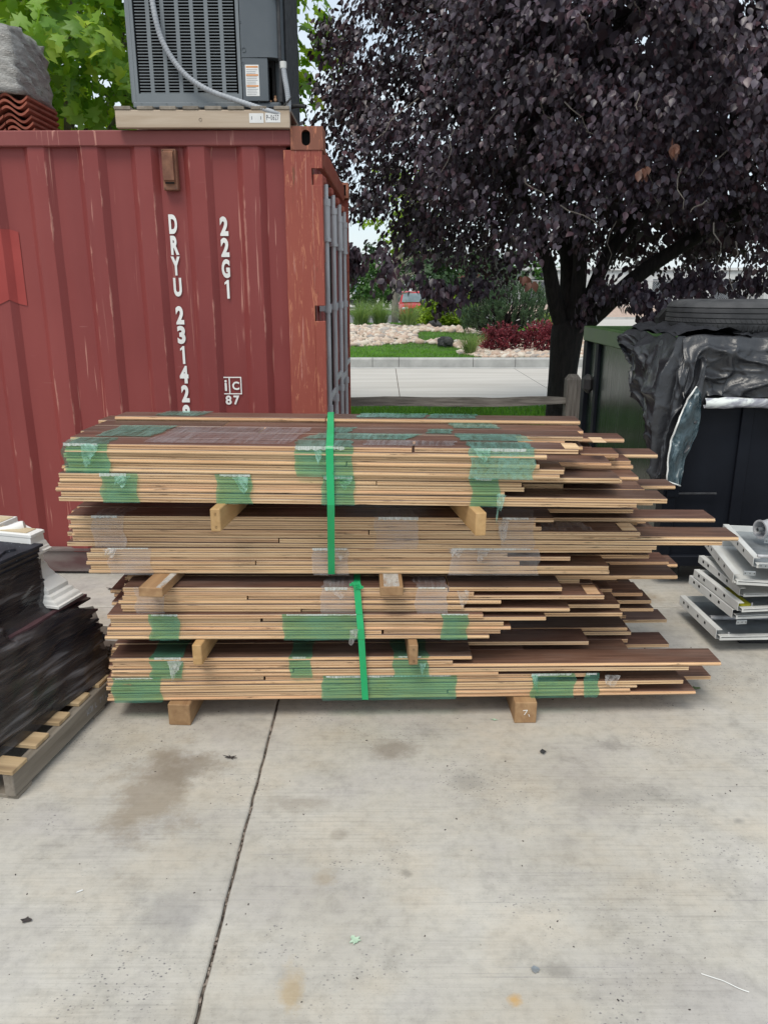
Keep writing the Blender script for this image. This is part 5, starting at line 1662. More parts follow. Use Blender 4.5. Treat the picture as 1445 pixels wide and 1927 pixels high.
# ---- pallet carrying the condenser
PXL, PXR = xz(217, 2.66, 4.56), xz(545, 2.66, 4.56)
pal = thing('wooden_pallet', 'wooden pallet with white tags on top of the container', 'pallet', (PXL, 4.555, CT_ + .003))
PWD = PXR - PXL
for yy in (0, .38, .76):
    MB().box(0, PWD, yy, yy + .04, 0, .088, bev=.003).build('stringer', M_PALX, pal)
for k in range(8):
    x0 = k * (PWD - .085) / 7
    MB().box(x0 + random.uniform(-.004, .004) , x0 + .085, -.004, .81, .0885, .106, bev=.002).build('deck_board', M_PALG, pal)
MB().lathe([(.0004, -.001), (.007, -.001), (.008, .002)], 10, 0, Matrix.Translation((xz(377, 2.63, 4.55) - PXL, 0, .04)) @ Matrix.Rotation(R(90), 4, 'X')).build('knot', M_DARK, pal)
def plate(parent, name, mat, x0, x1, z0, z1, y, th=.0008):
    return MB().box(x0, x1, y - th, y, z0, z1).build(name, mat, parent)
tx0, tz1 = xz(469, 2.63, 4.55) - PXL, .072
a0, a1 = xz(469, 2.63, 4.55) - PXL, xz(496, 2.63, 4.55) - PXL
t1 = plate(pal, 'paper_tag', M_PAPER, a0, a1, .024, .071, -.0005)
for xx in (a0 + .012, a1 - .016): plate(t1, 'tag_tick', M_INKD, xx, xx + .003, .040, .056, -.0016, .0004)
a0, a1 = xz(499, 2.63, 4.55) - PXL, xz(527.5, 2.63, 4.55) - PXL
t2 = plate(pal, 'paper_tag', M_PAPER, a0, a1, .026, .073, -.0005)
cw = (a1 - a0 - .012) / 6
for k, chx in enumerate('P-0627'):
    if chx == '-': plate(t2, 'tag_character', M_INKD, a0 + .006 + k * cw + .001, a0 + .006 + (k + 1) * cw - .003, .047, .051, -.0017, .0003)
    else: put_glyph(chx, t2, a0 + .006 + k * cw + .001, -.0018, .037, cw - .003, .026, M_INKD, 'tag_character', .01)

# ---- condenser unit
AX0, AX1, AY = xz(246, 2.75, 4.62), xz(527, 2.75, 4.62), 4.615
AZ = CT_ + .003 + .107
ac = thing('air_conditioner', 'grey louvred air conditioner condenser on the pallet above the container', 'air conditioner', (AX0, AY, AZ))
AW = AX1 - AX0; AD = .72; AH = .98
MB().box(.012, AW - .0, .012, AD, .0, .035, bev=.01).build('base_pan', M_ACD, ac)
MB().box(.03, AW - .03, .06, AD - .03, .035, AH - .02).build('dark_interior', M_DARK, ac)  # near-black box paints the shade inside the cabinet behind the louvres
sx = xz(456, 2.8, AY) - AX0       # seam between louvre side and service panel
# louvred face: frame, columns and blades
lx0, lx1 = xz(262, 2.75, AY) - AX0, xz(450, 2.75, AY) - AX0
zl0, zl1 = .072, .93
ncol, pit = 7, None
pit = (lx1 - lx0) / ncol
m = MB()
# rounded left corner post
prof = [(0.03, .0), (0.012, .004), (.003, .013), (0, .03), (0, .06), (.02, .06), (.02, .03), (.03, .014)]
m.prism([(p[0], p[1]) for p in prof][::-1], .03, AH, 'z')
m.box(.031, lx0, 0, .02, .03, AH)
m.box(lx0, lx1, 0, .02, .03, zl0); m.box(lx0, lx1, 0, .02, zl1, AH)
m.box(lx1, sx - .002, 0, .02, .03, AH)
m.box(-.002, .03, .0605, AD, .03, AH)
cap_fix(m.build('side_frame', M_ACG, ac))
for c in range(1, ncol):
    MB().box(lx0 + c * pit - pit * .13, lx0 + c * pit + pit * .13, .001, .02, zl0, zl1).build('mullion', M_ACG, ac)
rp = .0149
nb = int((zl1 - zl0) / rp)
bm_ = MB()
x0, x1 = pit * .13, pit * .87
for k in range(nb):
    z = k * rp
    bm_.prism([(.001, z + .0004), (.004, z + .0004), (.019, z + .0095), (.019, z + .011), (.0005, z + .0052)], x0, x1, 'x')
me = bm_.mesh('louvre_column', M_ACG)
for c in range(ncol):
    o = link('louvre_column', me, ac); o.location = (lx0 + c * pit, 0, zl0)
# skirt below the louvres with screws
MB().box(.012, sx - .004, -.003, .012, .0, .033, bev=.008).build('skirt', M_ACG, ac)
for k in range(5):
    MB().lathe([(.0003, -.002), (.004, -.0015), (.0045, .001)], 8, 0, Matrix.Translation((.06 + k * .135, -.003, .02)) @ Matrix.Rotation(R(90), 4, 'X')).build('screw', M_ACD, ac)
# upper service cover, rounded to the side
zc1 = at(480, 107, AY)[1] - AZ
def rounded_cover(x0, x1, r, yb):
    pr = [(x0, 0.0), (x1 - r, -.004)]
    for k in range(1, 9):
        a = math.pi / 2 * k / 8
        pr.append((x1 - r + r * math.sin(a), -.004 + r * (1 - math.cos(a))))
    pr += [(x1, yb), (x0, yb)]
    return pr
m = MB(); m.prism(rounded_cover(sx + .002, AW + .02, .075, .14), zc1, AH, 'z')
cap_fix(m.build('service_cover', M_ACD, ac, smooth=35))
# lower service panel and pipe recess
xr = xz(505, 2.8, AY) - AX0
MB().box(sx + .002, xr, .0, .05, .036, zc1 - .002, bev=.002).build('service_panel', M_ACD, ac)
MB().box(xr + .001, AW - .002, .09, .10, .036, zc1 - .002).build('recess_back', M_ACD, ac)
MB().box(AW - .002, AW + .012, .012, AD, .0355, AH - .03).build('corner_sheet', M_COIL, ac)
# black coil guard on the right flank
m = MB()
for k in range(14):
    yy = .11 + k * .045
    m.tube([(AW + .028, yy, .02), (AW + .028, yy, AH)], .009, 6)
for k in range(40):
    zz = .03 + k * .024
    m.tube([(AW + .022, .11, zz), (AW + .022, AD, zz)], .004, 4)
m.build('coil_guard', M_COIL, ac)
# screws, knock-out
for (px_, py_) in ((452, 41), (458, 118), (487, 190)):
    x, z = at(px_, py_, AY)
    MB().lathe([(.0003, -.002), (.005, -.0015), (.0055, .001)], 8, 0, Matrix.Translation((x - AX0, -.0005, z - AZ)) @ Matrix.Rotation(R(90), 4, 'X')).build('screw', M_BLACK, ac)
x, z = at(459, 93, AY)
MB().lathe([(.0003, -.003), (.009, -.003), (.011, .001)], 12, 0, Matrix.Translation((x - AX0, -.003, z - AZ)) @ Matrix.Rotation(R(90), 4, 'X')).build('knock_out', M_ACG, ac)
# warning sticker
x0, z1 = at(461, 121, AY); x1, z0 = at(489, 180, AY)
x0 -= AX0; x1 -= AX0; z0 -= AZ; z1 -= AZ
stk = plate(ac, 'warning_sticker', M_PAPER, x0, x1, z0, z1, -.0006)
hh = z1 - z0
for f in (.94, .68, .33):
    plate(stk, 'orange_band', M_ORANGE, x0 + .004, x1 - .004, z0 + f * hh - .005, z0 + f * hh + .003, -.0018, .0003)
for k in range(15):
    f = .05 + k * .057
    if min(abs(f - g) for g in (.94, .68, .33)) < .05: continue
    plate(stk, 'print_line', M_INK, x0 + .006, x1 - random.uniform(.006, .02), z0 + f * hh - .0012, z0 + f * hh + .0006, -.0018, .0003)
# brand plate at the very top right
x0, z0 = at(512, 2, AY); x1, z1 = at(540, -22, AY)
MB().box(x0 - AX0, x1 - AX0 - .015, -.009, -.006, z0 - AZ + .02, z1 - AZ).build('corner_label', M_PAPER, ac)
# valves
m = MB()
for (px_, py_, r) in ((510, 197, .009), (519, 188, .008)):
    x, z = at(px_, py_, AY + .05)
    m.tube([(x - AX0, .085, z - AZ), (x - AX0, .03, z - AZ)], r, 8)
    m.tube([(x - AX0, .04, z - AZ - .014), (x - AX0, .04, z - AZ + .02)], r * .9, 8)
m.build('service_valve', M_COPPER, ac, smooth=40)
x, z = at(509, 150, AY + .05)
MB().box(x - AX0 - .01, x - AX0 + .012, .06, .088, .05, zc1 - .03, bev=.004).build('pipe_cover', M_ACG, ac)

# ---- conduit hanging across it
def smooth_path(pts, n=8):
    pts = [Vector(p) for p in pts]
    out = []
    for i in range(len(pts) - 1):
        p0, p1, p2, p3 = pts[max(i - 1, 0)], pts[i], pts[i + 1], pts[min(i + 2, len(pts) - 1)]
        for k in range(n):
            t = k / n
            out.append(.5 * ((2 * p1) + (-p0 + p2) * t + (2 * p0 - 5 * p1 + 4 * p2 - p3) * t * t + (-p0 + 3 * p1 - 3 * p2 + p3) * t ** 3))
    out.append(pts[-1])
    return out
cp = []
for (px_, py_, Y) in ((270, -95, 4.66), (281, -40, 4.60), (290, 20, 4.575), (303, 70, 4.575), (326, 112, 4.575), (355, 145, 4.575), (395, 170, 4.572), (445, 188, 4.57), (490, 203, 4.565), (520, 212, 4.565), (536, 214, 4.575), (543, 203, 4.585), (541, 175, 4.59), (536, 145, 4.60), (533, 124, 4.61)):
    x, z = at(px_, py_, Y); cp.append((x, Y, z))
sp_ = smooth_path(cp)
m = MB(); m.tube(sp_, .0135, 10)
cond = m.build('electrical_conduit', M_COND, None, smooth=True)
tag(cond, 'grey flexible conduit looping across the air conditioner louvres', 'conduit')
m = MB()
for i in range(2, len(sp_) - 2, 1):
    m.tube([sp_[i] + (sp_[i + 1] - sp_[i]) * .2, sp_[i] + (sp_[i + 1] - sp_[i]) * .7], .0146, 10, caps=False)
m.build('conduit_ribs', M_COND, cond, smooth=True)
x, z = at(533, 120, 4.61)
m = MB(); m.tube([(x, 4.61, z - .02), (x, 4.61, z + .012)], .018, 10); m.build('conduit_fitting', M_WHITEM, cond, smooth=40)
# insulated pipe stub poking out right
p0 = at(520, 205, 4.62); p1 = at(577, 203, 4.62); p2 = at(560, 200, 4.62)
m = MB(); m.tube([(p0[0], 4.64, p0[1] + .003), (p2[0], 4.60, p2[1]), (p1[0], 4.58, p1[1])], [.010, .011, .011], 10)
pip = m.build('pipe_stub', M_BLACK, None, smooth=40); tag(pip, 'short black pipe sticking out right of the air conditioner base', 'pipe')
q0 = at(505, 200, 4.6); q1 = at(530, 196, 4.57); q2 = at(548, 183, 4.57)
m = MB(); m.tube(smooth_path([(q0[0], 4.64, q0[1]), (q1[0], 4.57, q1[1] - .01), (q2[0], 4.57, q2[1])]), .005, 6)
m.build('pipe_wire', M_BLACK, pip)

# ---- roof tile stack at the left
def wave_tile(x0, y0, z0, w, ln, flip=0):
    m = MB(); P = []; n = 18; t = .013
    up, dn = [], []
    for i in range(n + 1):
        u = i / n
        zz = .020 * math.sin(u * 2 * math.pi + .4) + .020
        up.append((u * w, zz + t)); dn.append((u * w, zz))
    prof = dn + up[::-1]
    m.prism([(p[0], p[1]) for p in prof], 0, ln, 'y')
    return m.mesh('roof_tile', M_TILE)
tpal = None
tme = wave_tile(0, 0, 0, .150, .42)
tx_r = xz(61, 2.7, 4.75)
k = 0
for colm in range(5):
    for layer in range(6):
        o = link('roof_tile', tme)
        o.location = (tx_r - .15 - colm * .154 + (5 - layer) * .005 * (1 if colm == 0 else .6) + random.uniform(-.006, .004), 4.70 + random.uniform(-.012, .012), CT_ - .012 + layer * .0335)
        o.rotation_euler = (0, 0, random.uniform(-.015, .015))
        tag(cap_fix(o), None, 'roof tile', 'clay roof tiles stacked on the container')
        o['label'] = 'red clay roof tile in the wavy stack at the left end of the container roof'
# film covered load on the tiles
bm = bmesh.new(); bmesh.ops.create_cube(bm, size=1); bmesh.ops.subdivide_edges(bm, edges=bm.edges[:], cuts=11, use_grid_fill=True)
zt0 = CT_ + 6 * .0335 + .030
for p in bm.verts:
    x, y, z = p.co
    k = 1 - .05 * (z + .5) ** 2 * (1 if x > 0 else 0)
    r_ = 1 - .05 * (abs(x) * 2) ** 3 * (abs(y) * 2) ** 3
    dx = .014 * vnoise(y * 9 + z * 4, z * 8) + .01 * vnoise(z * 19, y * 5)
    p.co = Vector((tx_r - .44 + (x * .84 * k * r_) + dx, 4.93 + y * .5 * r_ + .012 * vnoise(x * 9, z * 11), zt0 + (z + .5) * .34 * (1 - .12 * max(0, x + .2)) - .05 * max(0, x) * (1 - 2 * z) * .5 + .012 * vnoise(x * 7, y * 7)))
me = bpy.data.meshes.new('wrapped_bundle'); bm.to_mesh(me); bm.free(); me.materials.append(pmat('clouded_film_wrap', (0.26, 0.25, 0.235), (0.46, 0.45, 0.43), 5, (2, 2, 9), rough=0.3, bump=0.8, bdist=0.012, spec=0.6))
me.polygons.foreach_set('use_smooth', [True] * len(me.polygons))
wr = link('wrapped_bundle', me); tag(wr, 'bundle in cloudy grey stretch film on top of the clay tiles', 'bundle')

# ================================================================== dumpster, tarp, tyre
DX0, DX1, DY0, DY1, DZ0, DZ1 = 1.67, 4.3, 4.42, 6.5, .205, 1.47
dump = thing('dumpster', 'dark green steel dumpster with a black tarpaulin over its top', 'dumpster', (DX0, DY0, 0))
W, Dp = DX1 - DX0, DY1 - DY0
MB().box(.02, .035, .02, Dp - .02, DZ0 + .03, DZ1 - .06).build('side_wall', M_DUMP, dump)
MB().box(W - .035, W - .02, .02, Dp - .02, DZ0 + .03, DZ1 - .06).build('side_wall', M_DUMP, dump)
MB().box(.036, W - .036, .022, .04, DZ0 + .03, DZ1 - .06).build('front_wall', M_DUMPN, dump)
MB().box(.036, W - .036, Dp - .04, Dp - .02, DZ0 + .03, DZ1 - .06).build('back_wall', M_DUMP, dump)
MB().box(.02, W - .02, .02, Dp - .02, DZ0, DZ0 + .03).build('floor_plate', M_DUMPN, dump)
# rim tubes
for (a, b_, c, d) in ((-.02, .055, -.02, Dp + .02), (W - .055, W + .02, -.02, Dp + .02)):
    MB().box(a, b_, c, d, DZ1 - .115, DZ1, bev=.006).build('top_rim', M_DUMPG, dump)
for (c, d) in ((-.02, .05), (Dp - .05, Dp + .02)):
    MB().box(.056, W - .056, c, d, DZ1 - .115, DZ1, bev=.006).build('top_rim', M_DUMPG, dump)
# corner uprights and ribs
for (x, y) in ((-.015, Dp - .10), (-.015, -.015), (W - .06, -.015)):
    MB().box(x, x + .075, y, y + .11, DZ0, DZ1 - .116, bev=.005).build('upright', M_DUMPN, dump)
MB().box(-.006, .0195, Dp * .80, Dp * .80 + .08, DZ0 + .03, DZ1 - .116, bev=.004).build('upright', M_DUMPN, dump)
for k in range(3):
    MB().box(.40 + k * .7, .47 + k * .7, .004, .0215, DZ0 + .03, DZ1 - .116, bev=.003).build('front_rib', M_DUMPN, dump)
MB().box(-.06, .02, Dp - .3, Dp - .16, .95, 1.10, bev=.04).build('lifting_lug', M_BLACK, dump)
# latch bar on front
MB().box(.06, .30, -.02, -.005, .588, .60, bev=.003).build('latch_bar', M_COIL, dump)
MB().box(.0, .07, -.03, -.016, .575, .612, bev=.004).build('latch_hook', M_DUMPN, dump)
# skid rails
MB().box(-.01, W, -.02, .06, DZ0 - .07, DZ0 - .001, bev=.006).build('skid_rail', M_DUMPN, dump)
MB().box(.5, W, -.035, -.021, DZ0 + .04, DZ0 + .11, bev=.004).build('skid_rail', M_DUMPN, dump)
for (x, y) in ((.14, .16), (W - .2, .16), (.14, Dp - .2)):
    m = MB()
    M = Matrix.Translation((x, y, .085)) @ Matrix.Rotation(R(90), 4, 'Y') 
    m.lathe([(.02, -.03), (.07, -.03), (.085, -.02), (.085, .02), (.07, .03), (.02, .03)], 20, 0, Matrix.Rotation(R(25), 4, 'Z') if False else M)
    wh = m.build('caster_wheel', M_BLACK, dump, smooth=40)
    MB().box(x - .05, x - .04, y - .03, y + .03, .06, .14).build('caster_fork', M_DUMPN, wh)
    MB().lathe([(.0005, 0), (.035, 0), (.04, .008)], 12, 0, Matrix.Translation((x - .038, y, .085)) @ Matrix.Rotation(R(-90), 4, 'Y')).build('hub', M_ROD, wh)

# ---- tarpaulin, draped over the near left corner
tarp = thing('tarpaulin', 'crumpled black tarpaulin draped over the dumpster corner', 'tarpaulin', (DX0, DY0, DZ1))
def fold(s, t):
    return vnoise(s * 3.1, t * 2.2) * .6 + vnoise(s * 7.3 + 2, t * 4.1, 1.0) * .35 + vnoise(s * 15 + 5, t * 9.1, 2.0) * .06
def crease(s, t):
    a = 1 - abs(vnoise(s * 5 + 1.3 * t, t * 5 - s)); b = 1 - abs(vnoise(s * 11 - t * 3, t * 9 + 2))
    return a ** 5 * .75 + b ** 7 * .22
def hang_front(x):
    if x < .13: return .64 - .34 * (x / .13)
    return .30 + .03 * math.sin(x * 4)
P = []
NU, NV = 200, 90
# top sheet + front apron as one grid, u along x
for i in range(NU + 1):
    x = 0.0 + (W - .1) * (i / NU) ** 1.25
    hf = hang_front(x)
    col = []
    for j in range(NV + 1):
        v_ = j / NV
        if v_ < .45:        # on top
            t = 1 - v_ / .45
            y = t * .95
            z = .022 + .045 * abs(fold(x * 1.5, y * 2.0)) + .02 * crease(x, y)
        else:
            t = (v_ - .45) / .55
            bulge = .03 + .05 * crease(x * 1.3, t * .5) + .05 * (fold(x * 2.2, t * .8) * .5 + .5) * (.3 + t) + .045 * math.sin(x * 9 + 3 * math.sin(t * 2)) * t * (1 if x > .25 else .6)
            y = -.02 - bulge * min(1, t * 5) 
            z = .03 - t * hf + .02 * fold(x * 2, t)
            if t < .08: z += .01
        xx = x + .03 * vnoise(x * 5, v_ * 6) * (1 if i > 2 else 0)
        col.append((xx, y, z))
    P.append(col)
o = MB().grid(P).build('apron', M_TARP, tarp, smooth=True)
# corner lobe: cone of folds hanging off the corner and along the left side
P = []
NA, NRr = 150, 80
for i in range(NA + 1):
    a = i / NA                       # 0: far along the left side, 1: on the front
    col = []
    for j in range(NRr + 1):
        t = j / NRr
        if a < .62:                  # left flank, hanging from the rim
            u = a / .62
            y0 = .80 * (1 - u)
            hl = .10 + .72 * u ** 1.1
            x = -.025 - (.02 + .045 * (1 + math.sin(u * 15 + 2 * t)) * .5 + .05 * crease(u * .9, t * .7)) * min(1, t * 4) - .05 * math.sin(min(1, t * 1.2) * math.pi) * u
            y = y0 + .04 * math.sin(u * 9 + t * 4) * t - .06 * u * t
            z = .03 - hl * t + .02 * vnoise(u * 5, t * 4)
        else:                        # round the corner to the front
            u = (a - .62) / .38
            ang = u * math.pi / 2
            hl = .80 + .06 * math.sin(u * math.pi) - .14 * u
            rad = (.04 + .08 * t * (1 - .35 * t)) * (1 + .42 * math.sin(u * 13 + 3 * t)) + .035 * crease(u, t * .7)
            x = -.025 + .15 * u * (1 - .35 * t) - rad * math.cos(ang) * min(1, t * 4)
            y = -.02 - rad * math.sin(ang) * min(1, t * 4) - .06 * (1 - u) * t
            z = .03 - hl * t * (1 - .12 * t * u) + .015 * vnoise(u * 6, t * 5)
        col.append((x, y, z))
    P.append(col)
MB().grid(P).build('corner_lobe', M_TARP, tarp, smooth=True)
# bunched top of the lobe
P = []
for i in range(41):
    u = i / 40
    col = []
    for j in range(25):
        v_ = j / 24
        x = -.03 + v_ * .42
        y = -.03 + (1 - u) * .95
        z = .03 + .055 * math.sin(v_ * math.pi) * (.5 + .5 * abs(fold(u * 2.4, v_ * 2.1))) + .02 * abs(math.sin(u * 10 + v_ * 6))
        col.append((x, y, z))
    P.append(col)
MB().grid(P).build('bunched_top', M_TARP, tarp, smooth=True)
# rolled silvery hem along the apron and hanging teal flap
P = []
for i in range(60):
    x = .12 + i * .036
    hf = .30 + .035 * math.sin(x * 3.2) + .05 * max(0, .5 - x)
    yb = -.11 - .02 * math.sin(x * 7)
    col = []
    for j in range(9):
        a = j / 8 * math.pi * 1.25
        rr = (.034 + .012 * vnoise(x * 6, a)) * (1 if x > .2 else .8)
        col.append((x, yb - .022 * math.sin(a), -hf + rr * math.cos(a) * .9 + .015 * math.sin(x * 5)))
    P.append(col)
MB().grid(P).build('turned_hem', M_HEM, tarp, smooth=True)
edge = [(1311, 727), (1297, 745), (1285, 770), (1273, 800), (1262, 830), (1257, 860), (1254, 905)]
fr_ = [(1319, 740), (1319, 762), (1318, 785), (1314, 810), (1302, 838), (1290, 862), (1280, 914)]
P = []
for k in range(len(edge)):
    col = []
    for j in range(9):
        t = j / 8
        px_ = edge[k][0] + (fr_[k][0] - edge[k][0]) * t; py_ = edge[k][1] + (fr_[k][1] - edge[k][1]) * t
        Yp = DY0 - .16 - .035 * math.sin(t * math.pi) - .02 * vnoise(k * 1.3, t * 4) + .03 * t
        x, z = at(px_, py_, Yp); col.append((x - DX0, Yp - DY0, z - DZ1))
    P.append(col)
# refine rows by interpolation
Q = []
for k in range(len(P) - 1):
    for s in range(4):
        f = s / 4
        Q.append([tuple(P[k][j][c] * (1 - f) + P[k + 1][j][c] * f + (.006 * vnoise(k * 3 + s, j * 1.7) if c == 1 else 0) for c in range(3)) for j in range(9)])
Q.append(P[-1])
flap = MB().grid(Q).build('loose_flap', M_FLAP, tarp, smooth=True)
m = MB(); m.tube([(r_[0][0], r_[0][1] - .004, r_[0][2]) for r_ in Q], .0052, 6); m.build('white_hem_cord', M_WHITEH, flap, smooth=True)
m = MB(); m.tube([(p[0], p[1] - .004, p[2]) for p in Q[-1]], .004, 6); m.build('white_hem_cord', M_WHITEH, flap, smooth=True)

# ---- tyre lying flat
ty = thing('tyre', 'worn black truck tyre lying flat on the tarpaulin', 'tyre', (2.245, 5.04, DZ1 + .022))
Rt, Wt = .43, .205
prof = [(Rt * .56, .03), (Rt * .62, .004), (Rt * .80, -.0), (Rt * .93, .012), (Rt * .975, .028)]
# tread with four grooves
zz = .034
gr = [(.070, .006), (.098, .006), (.128, .006), (.158, .006)]
prof.append((Rt * .985, .034))
for (z, w) in gr:
    prof += [(Rt, z - w / 2), (Rt - .010, z - w / 2 + .0006), (Rt - .010, z + w / 2 - .0006), (Rt, z + w / 2)]
prof += [(Rt * .985, Wt - .034), (Rt * .975, Wt - .028), (Rt * .93, Wt - .012), (Rt * .80, Wt), (Rt * .62, Wt - .004), (Rt * .56, Wt - .03)]
m = MB(); m.lathe(prof, 96, 0, None, True)
cap_fix(m.build('tread', M_TYRE, ty, smooth=25))
m = MB()
for k in range(96):
    a = 2 * math.pi * k / 96
    M = Matrix.Rotation(a, 4, 'Z')
    m.box(Rt * .972, Rt * 1.001, -.003, .003, .024, .062, 0, 0, M)
m.build('shoulder_sipe', M_BLACK, ty)
m = MB()
for k in range(96):
    a = 2 * math.pi * (k + .5) / 96
    M = Matrix.Rotation(a, 4, 'Z') @ Matrix.Translation((Rt, 0, .083)) @ Matrix.Rotation(R(35), 4, 'X')
    m.box(-.004, .0008, -.0012, .0012, -.014, .014, 0, 0, M)
m.build('tread_sipe', M_BLACK, ty)
# another dark scrap behind the tyre
m = MB()
xx, zz = at(1268, 598, 5.3)
m.prism([(-.10, 0), (.12, 0), (.12, .10), (-.04, .10), (-.10, .05)], 0, .05, 'y')
o = cap_fix(m.build('rubber_scrap', M_BLACK)); o.location = (xx, 5.32, DZ1 + .07); o.rotation_euler = (0, R(-8), R(12))
tag(o, 'dark rubber scrap wedged left behind the tyre', 'scrap')

# ================================================================== stack of white metal trays
def tray(label, x, y, z, w, d, yaw, hl, tilt=0.0, inner=M_GALV, extra=None):
    t = thing('metal_tray', label, 'metal tray', (x, y, z), yaw, 'stacked metal trays')
    th = .003
    MB().box(.004, w, .004, d - .004, 0.006, .009).build('tray_base', inner, t)
    # left channel with square slots, runs away from the viewer
    m = MB()
    m.box(0, .0035, .02, d, 0, hl, bev=.0008)
    m.box(.0036, .03, .02, d, hl - .003, hl)
    m.box(.0036, .022, .02, d, 0, .003)
    m.build('side_channel', M_WHITEM, t)
    for yy in (d * .30, d * .48, d * .74, d * .86):
        MB().box(-.0008, .0, yy, yy + .016, hl * .45, hl * .45 + .014).build('slot', M_DARK, t)
    # front lip, double flange with dark gap
    m = MB(); m.box(.012, w, 0, .004, .0, hl * .42, bev=.001); m.box(.012, w, .0045, .03, hl * .40, hl * .42); m.build('front_lip', M_WHITEM, t)
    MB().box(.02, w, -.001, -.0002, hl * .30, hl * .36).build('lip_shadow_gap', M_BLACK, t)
    MB().box(.012, w, d - .005, d - .001, 0.0, hl * .9, bev=.001).build('back_lip', M_WHITEM, t)
    if tilt: t.rotation_euler = (tilt[0], tilt[1], yaw)
    return t
trs = []
def tray_px(label, npx, npy, Yn, w, d, yaw, hl, tilt=None, inner=M_GALV):
    X, Z = at(npx, npy, Yn)
    tr_ = tray(label, X, Yn, max(Z, .075), w, d, R(yaw), hl, tilt or (0, 0), inner)
    trs.append(tr_); return tr_
t1 = tray_px('lowest galvanised tray of the white metal stack by the dumpster', 1349, 1207, 3.50, .95, .47, 2, .050)
t2 = tray_px('second tray from the bottom of the white metal stack', 1380, 1166, 3.47, .95, .46, 6, .045, (R(1.5), 0))
t3 = tray_px('third tray of the white metal stack, with a yellow label inside', 1391, 1153, 3.44, .95, .46, 6, .042, (R(1.5), 0))
t4 = tray_px('fourth tray of the white metal stack, pale and set back', 1394, 1124, 3.50, .95, .46, 4, .040, (R(2), 0), M_WHITEM)
t5 = tray_px('fifth tray of the white metal stack, turned and longest', 1380, 1100, 3.44, .95, .58, -9, .048, (R(0), R(0)), M_WHITEM)
t6 = tray_px('topmost galvanised tray of the white metal stack', 1418, 1069, 3.42, .9, .54, -8, .045, (R(1), 0))
MB().box(.02, .10, .05, .28, .0092, .0100).build('yellow_label', M_YELLOW, t3)
def bracket(parent, x, z, y=-.006, w=.055, h=.022):
    b_ = MB().box(x, x + w, y - .002, y, z, z + h, bev=.001).build('bracket', M_GALV, parent)
    for k in (.12, .5, .85):
        MB().box(x + w * k, x + w * k + .004, y - .0028, y - .0021, z + h * .4, z + h * .4 + .005).build('bracket_hole', M_DARK, b_)
bracket(t2, .0 + .012, -.024); bracket(t5, .035, .052); bracket(t6, .02, .004); bracket(t6, .1, .06, .2)
for tr_, xx, yy in ((t1, .07, .03), (t3, .085, .04), (t1, .02, .40), (t3, .04, .36)):
    m = MB(); m.tube([(xx, yy, .009), (xx, yy, .030)], .004, 8); m.build('peg', M_ROD, tr_)
m = MB(); m.tube([(.05, .2, .035), (.5, .19, .035)], .012, 10); m.build('cross_tube', M_ROD, t1, smooth=40)
m = MB(); m.tube([(.02, .03, .05), (.5, .02, .055)], .009, 10); m.build('cross_tube', M_ROD, t6, smooth=40)
# small pallet feet keep the trays off the ground
skid = thing('timber_skid', 'dark timber skid carrying the white metal trays', 'skid', (1.83, 3.62, 0))
for k in range(2):
    MB().box(.0, .75, k * .24, k * .24 + .07, .0, .070, bev=.004).build('runner', M_BLACK, skid)
# reel on top
x, z = at(1436, 992, 3.75)
reel = thing('metal_reel', 'grey metal reel lying on its side on top of the white trays', 'reel', (x, 3.72, z)); reel.scale = (.85, .85, .85)
M = Matrix.Rotation(R(-75), 4, 'Z') @ Matrix.Rotation(R(90), 4, 'X')
m = MB(); m.lathe([(.018, -.02), (.05, -.02), (.055, -.024), (.058, -.02), (.055, -.012), (.05, .035), (.058, .040), (.058, .045), (.048, .045), (.044, -.012), (.018, -.012)], 36, 0, M); m.build('drum', M_ROD, reel, smooth=35)
m = MB(); m.lathe([(.010, -.075), (.014, -.075), (.014, .06), (.010, .06)], 16, 0, M); m.build('axle', M_GALV, reel, smooth=35)
for k in range(5):
    MB().box(.014, .046, -.004, .004, -.016, -.010, 0, .001, M @ Matrix.Rotation(2 * math.pi * k / 5, 4, 'Z')).build('spoke', M_ROD, reel)
# flat bar running back from the top
xa, za = at(1352, 996, 4.1); 
m = MB(); m.box(0, .6, 0, .03, 0, .014, bev=.002); o = m.build('metal_bar', M_WHITEM); o.location = (xa, 4.05, za - .012); o.rotation_euler = (0, 0, R(-3)); tag(o, 'long white metal bar across the back of the tray stack', 'bar')

# ================================================================== left pallet of shingles
PYAW = R(-8.7)
NP = Vector((-1.312, 2.349, 0))                      # near right foot of the pallet
sp = thing('wooden_pallet', 'worn wooden pallet under the wrapped shingles at the left', 'pallet', NP, PYAW)
LPD, LPW = 1.19, 1.05
for xx in (-.04, -LPW / 2 - .02, -LPW):
    MB().box(xx, xx + .04, 0, LPD, .016, .105, bev=.003).build('stringer', M_PALG, sp)
nbd = 8
for k in range(nbd):
    y0 = .0 + k * (LPD - .09) / (nbd - 1)
    wv = random.uniform(.082, .098)
    o = MB().box(-LPW + random.uniform(-.01, .01), random.uniform(-.012, .004), 0, wv, 0, .0165, bev=.002).build('deck_board', M_PALD if k < 6 else M_PALG, sp)
    o.location = (0, y0 + random.uniform(-.006, .006), .1055); o.rotation_euler = (0, 0, random.uniform(-.012, .012))
    for xx in (-.018, -.026):
        m = MB()
for yy in (.01, .55, LPD - .1):
    MB().box(-LPW, 0, yy, yy + .09, 0, .0155, bev=.002).build('bottom_board', M_PALG, sp)
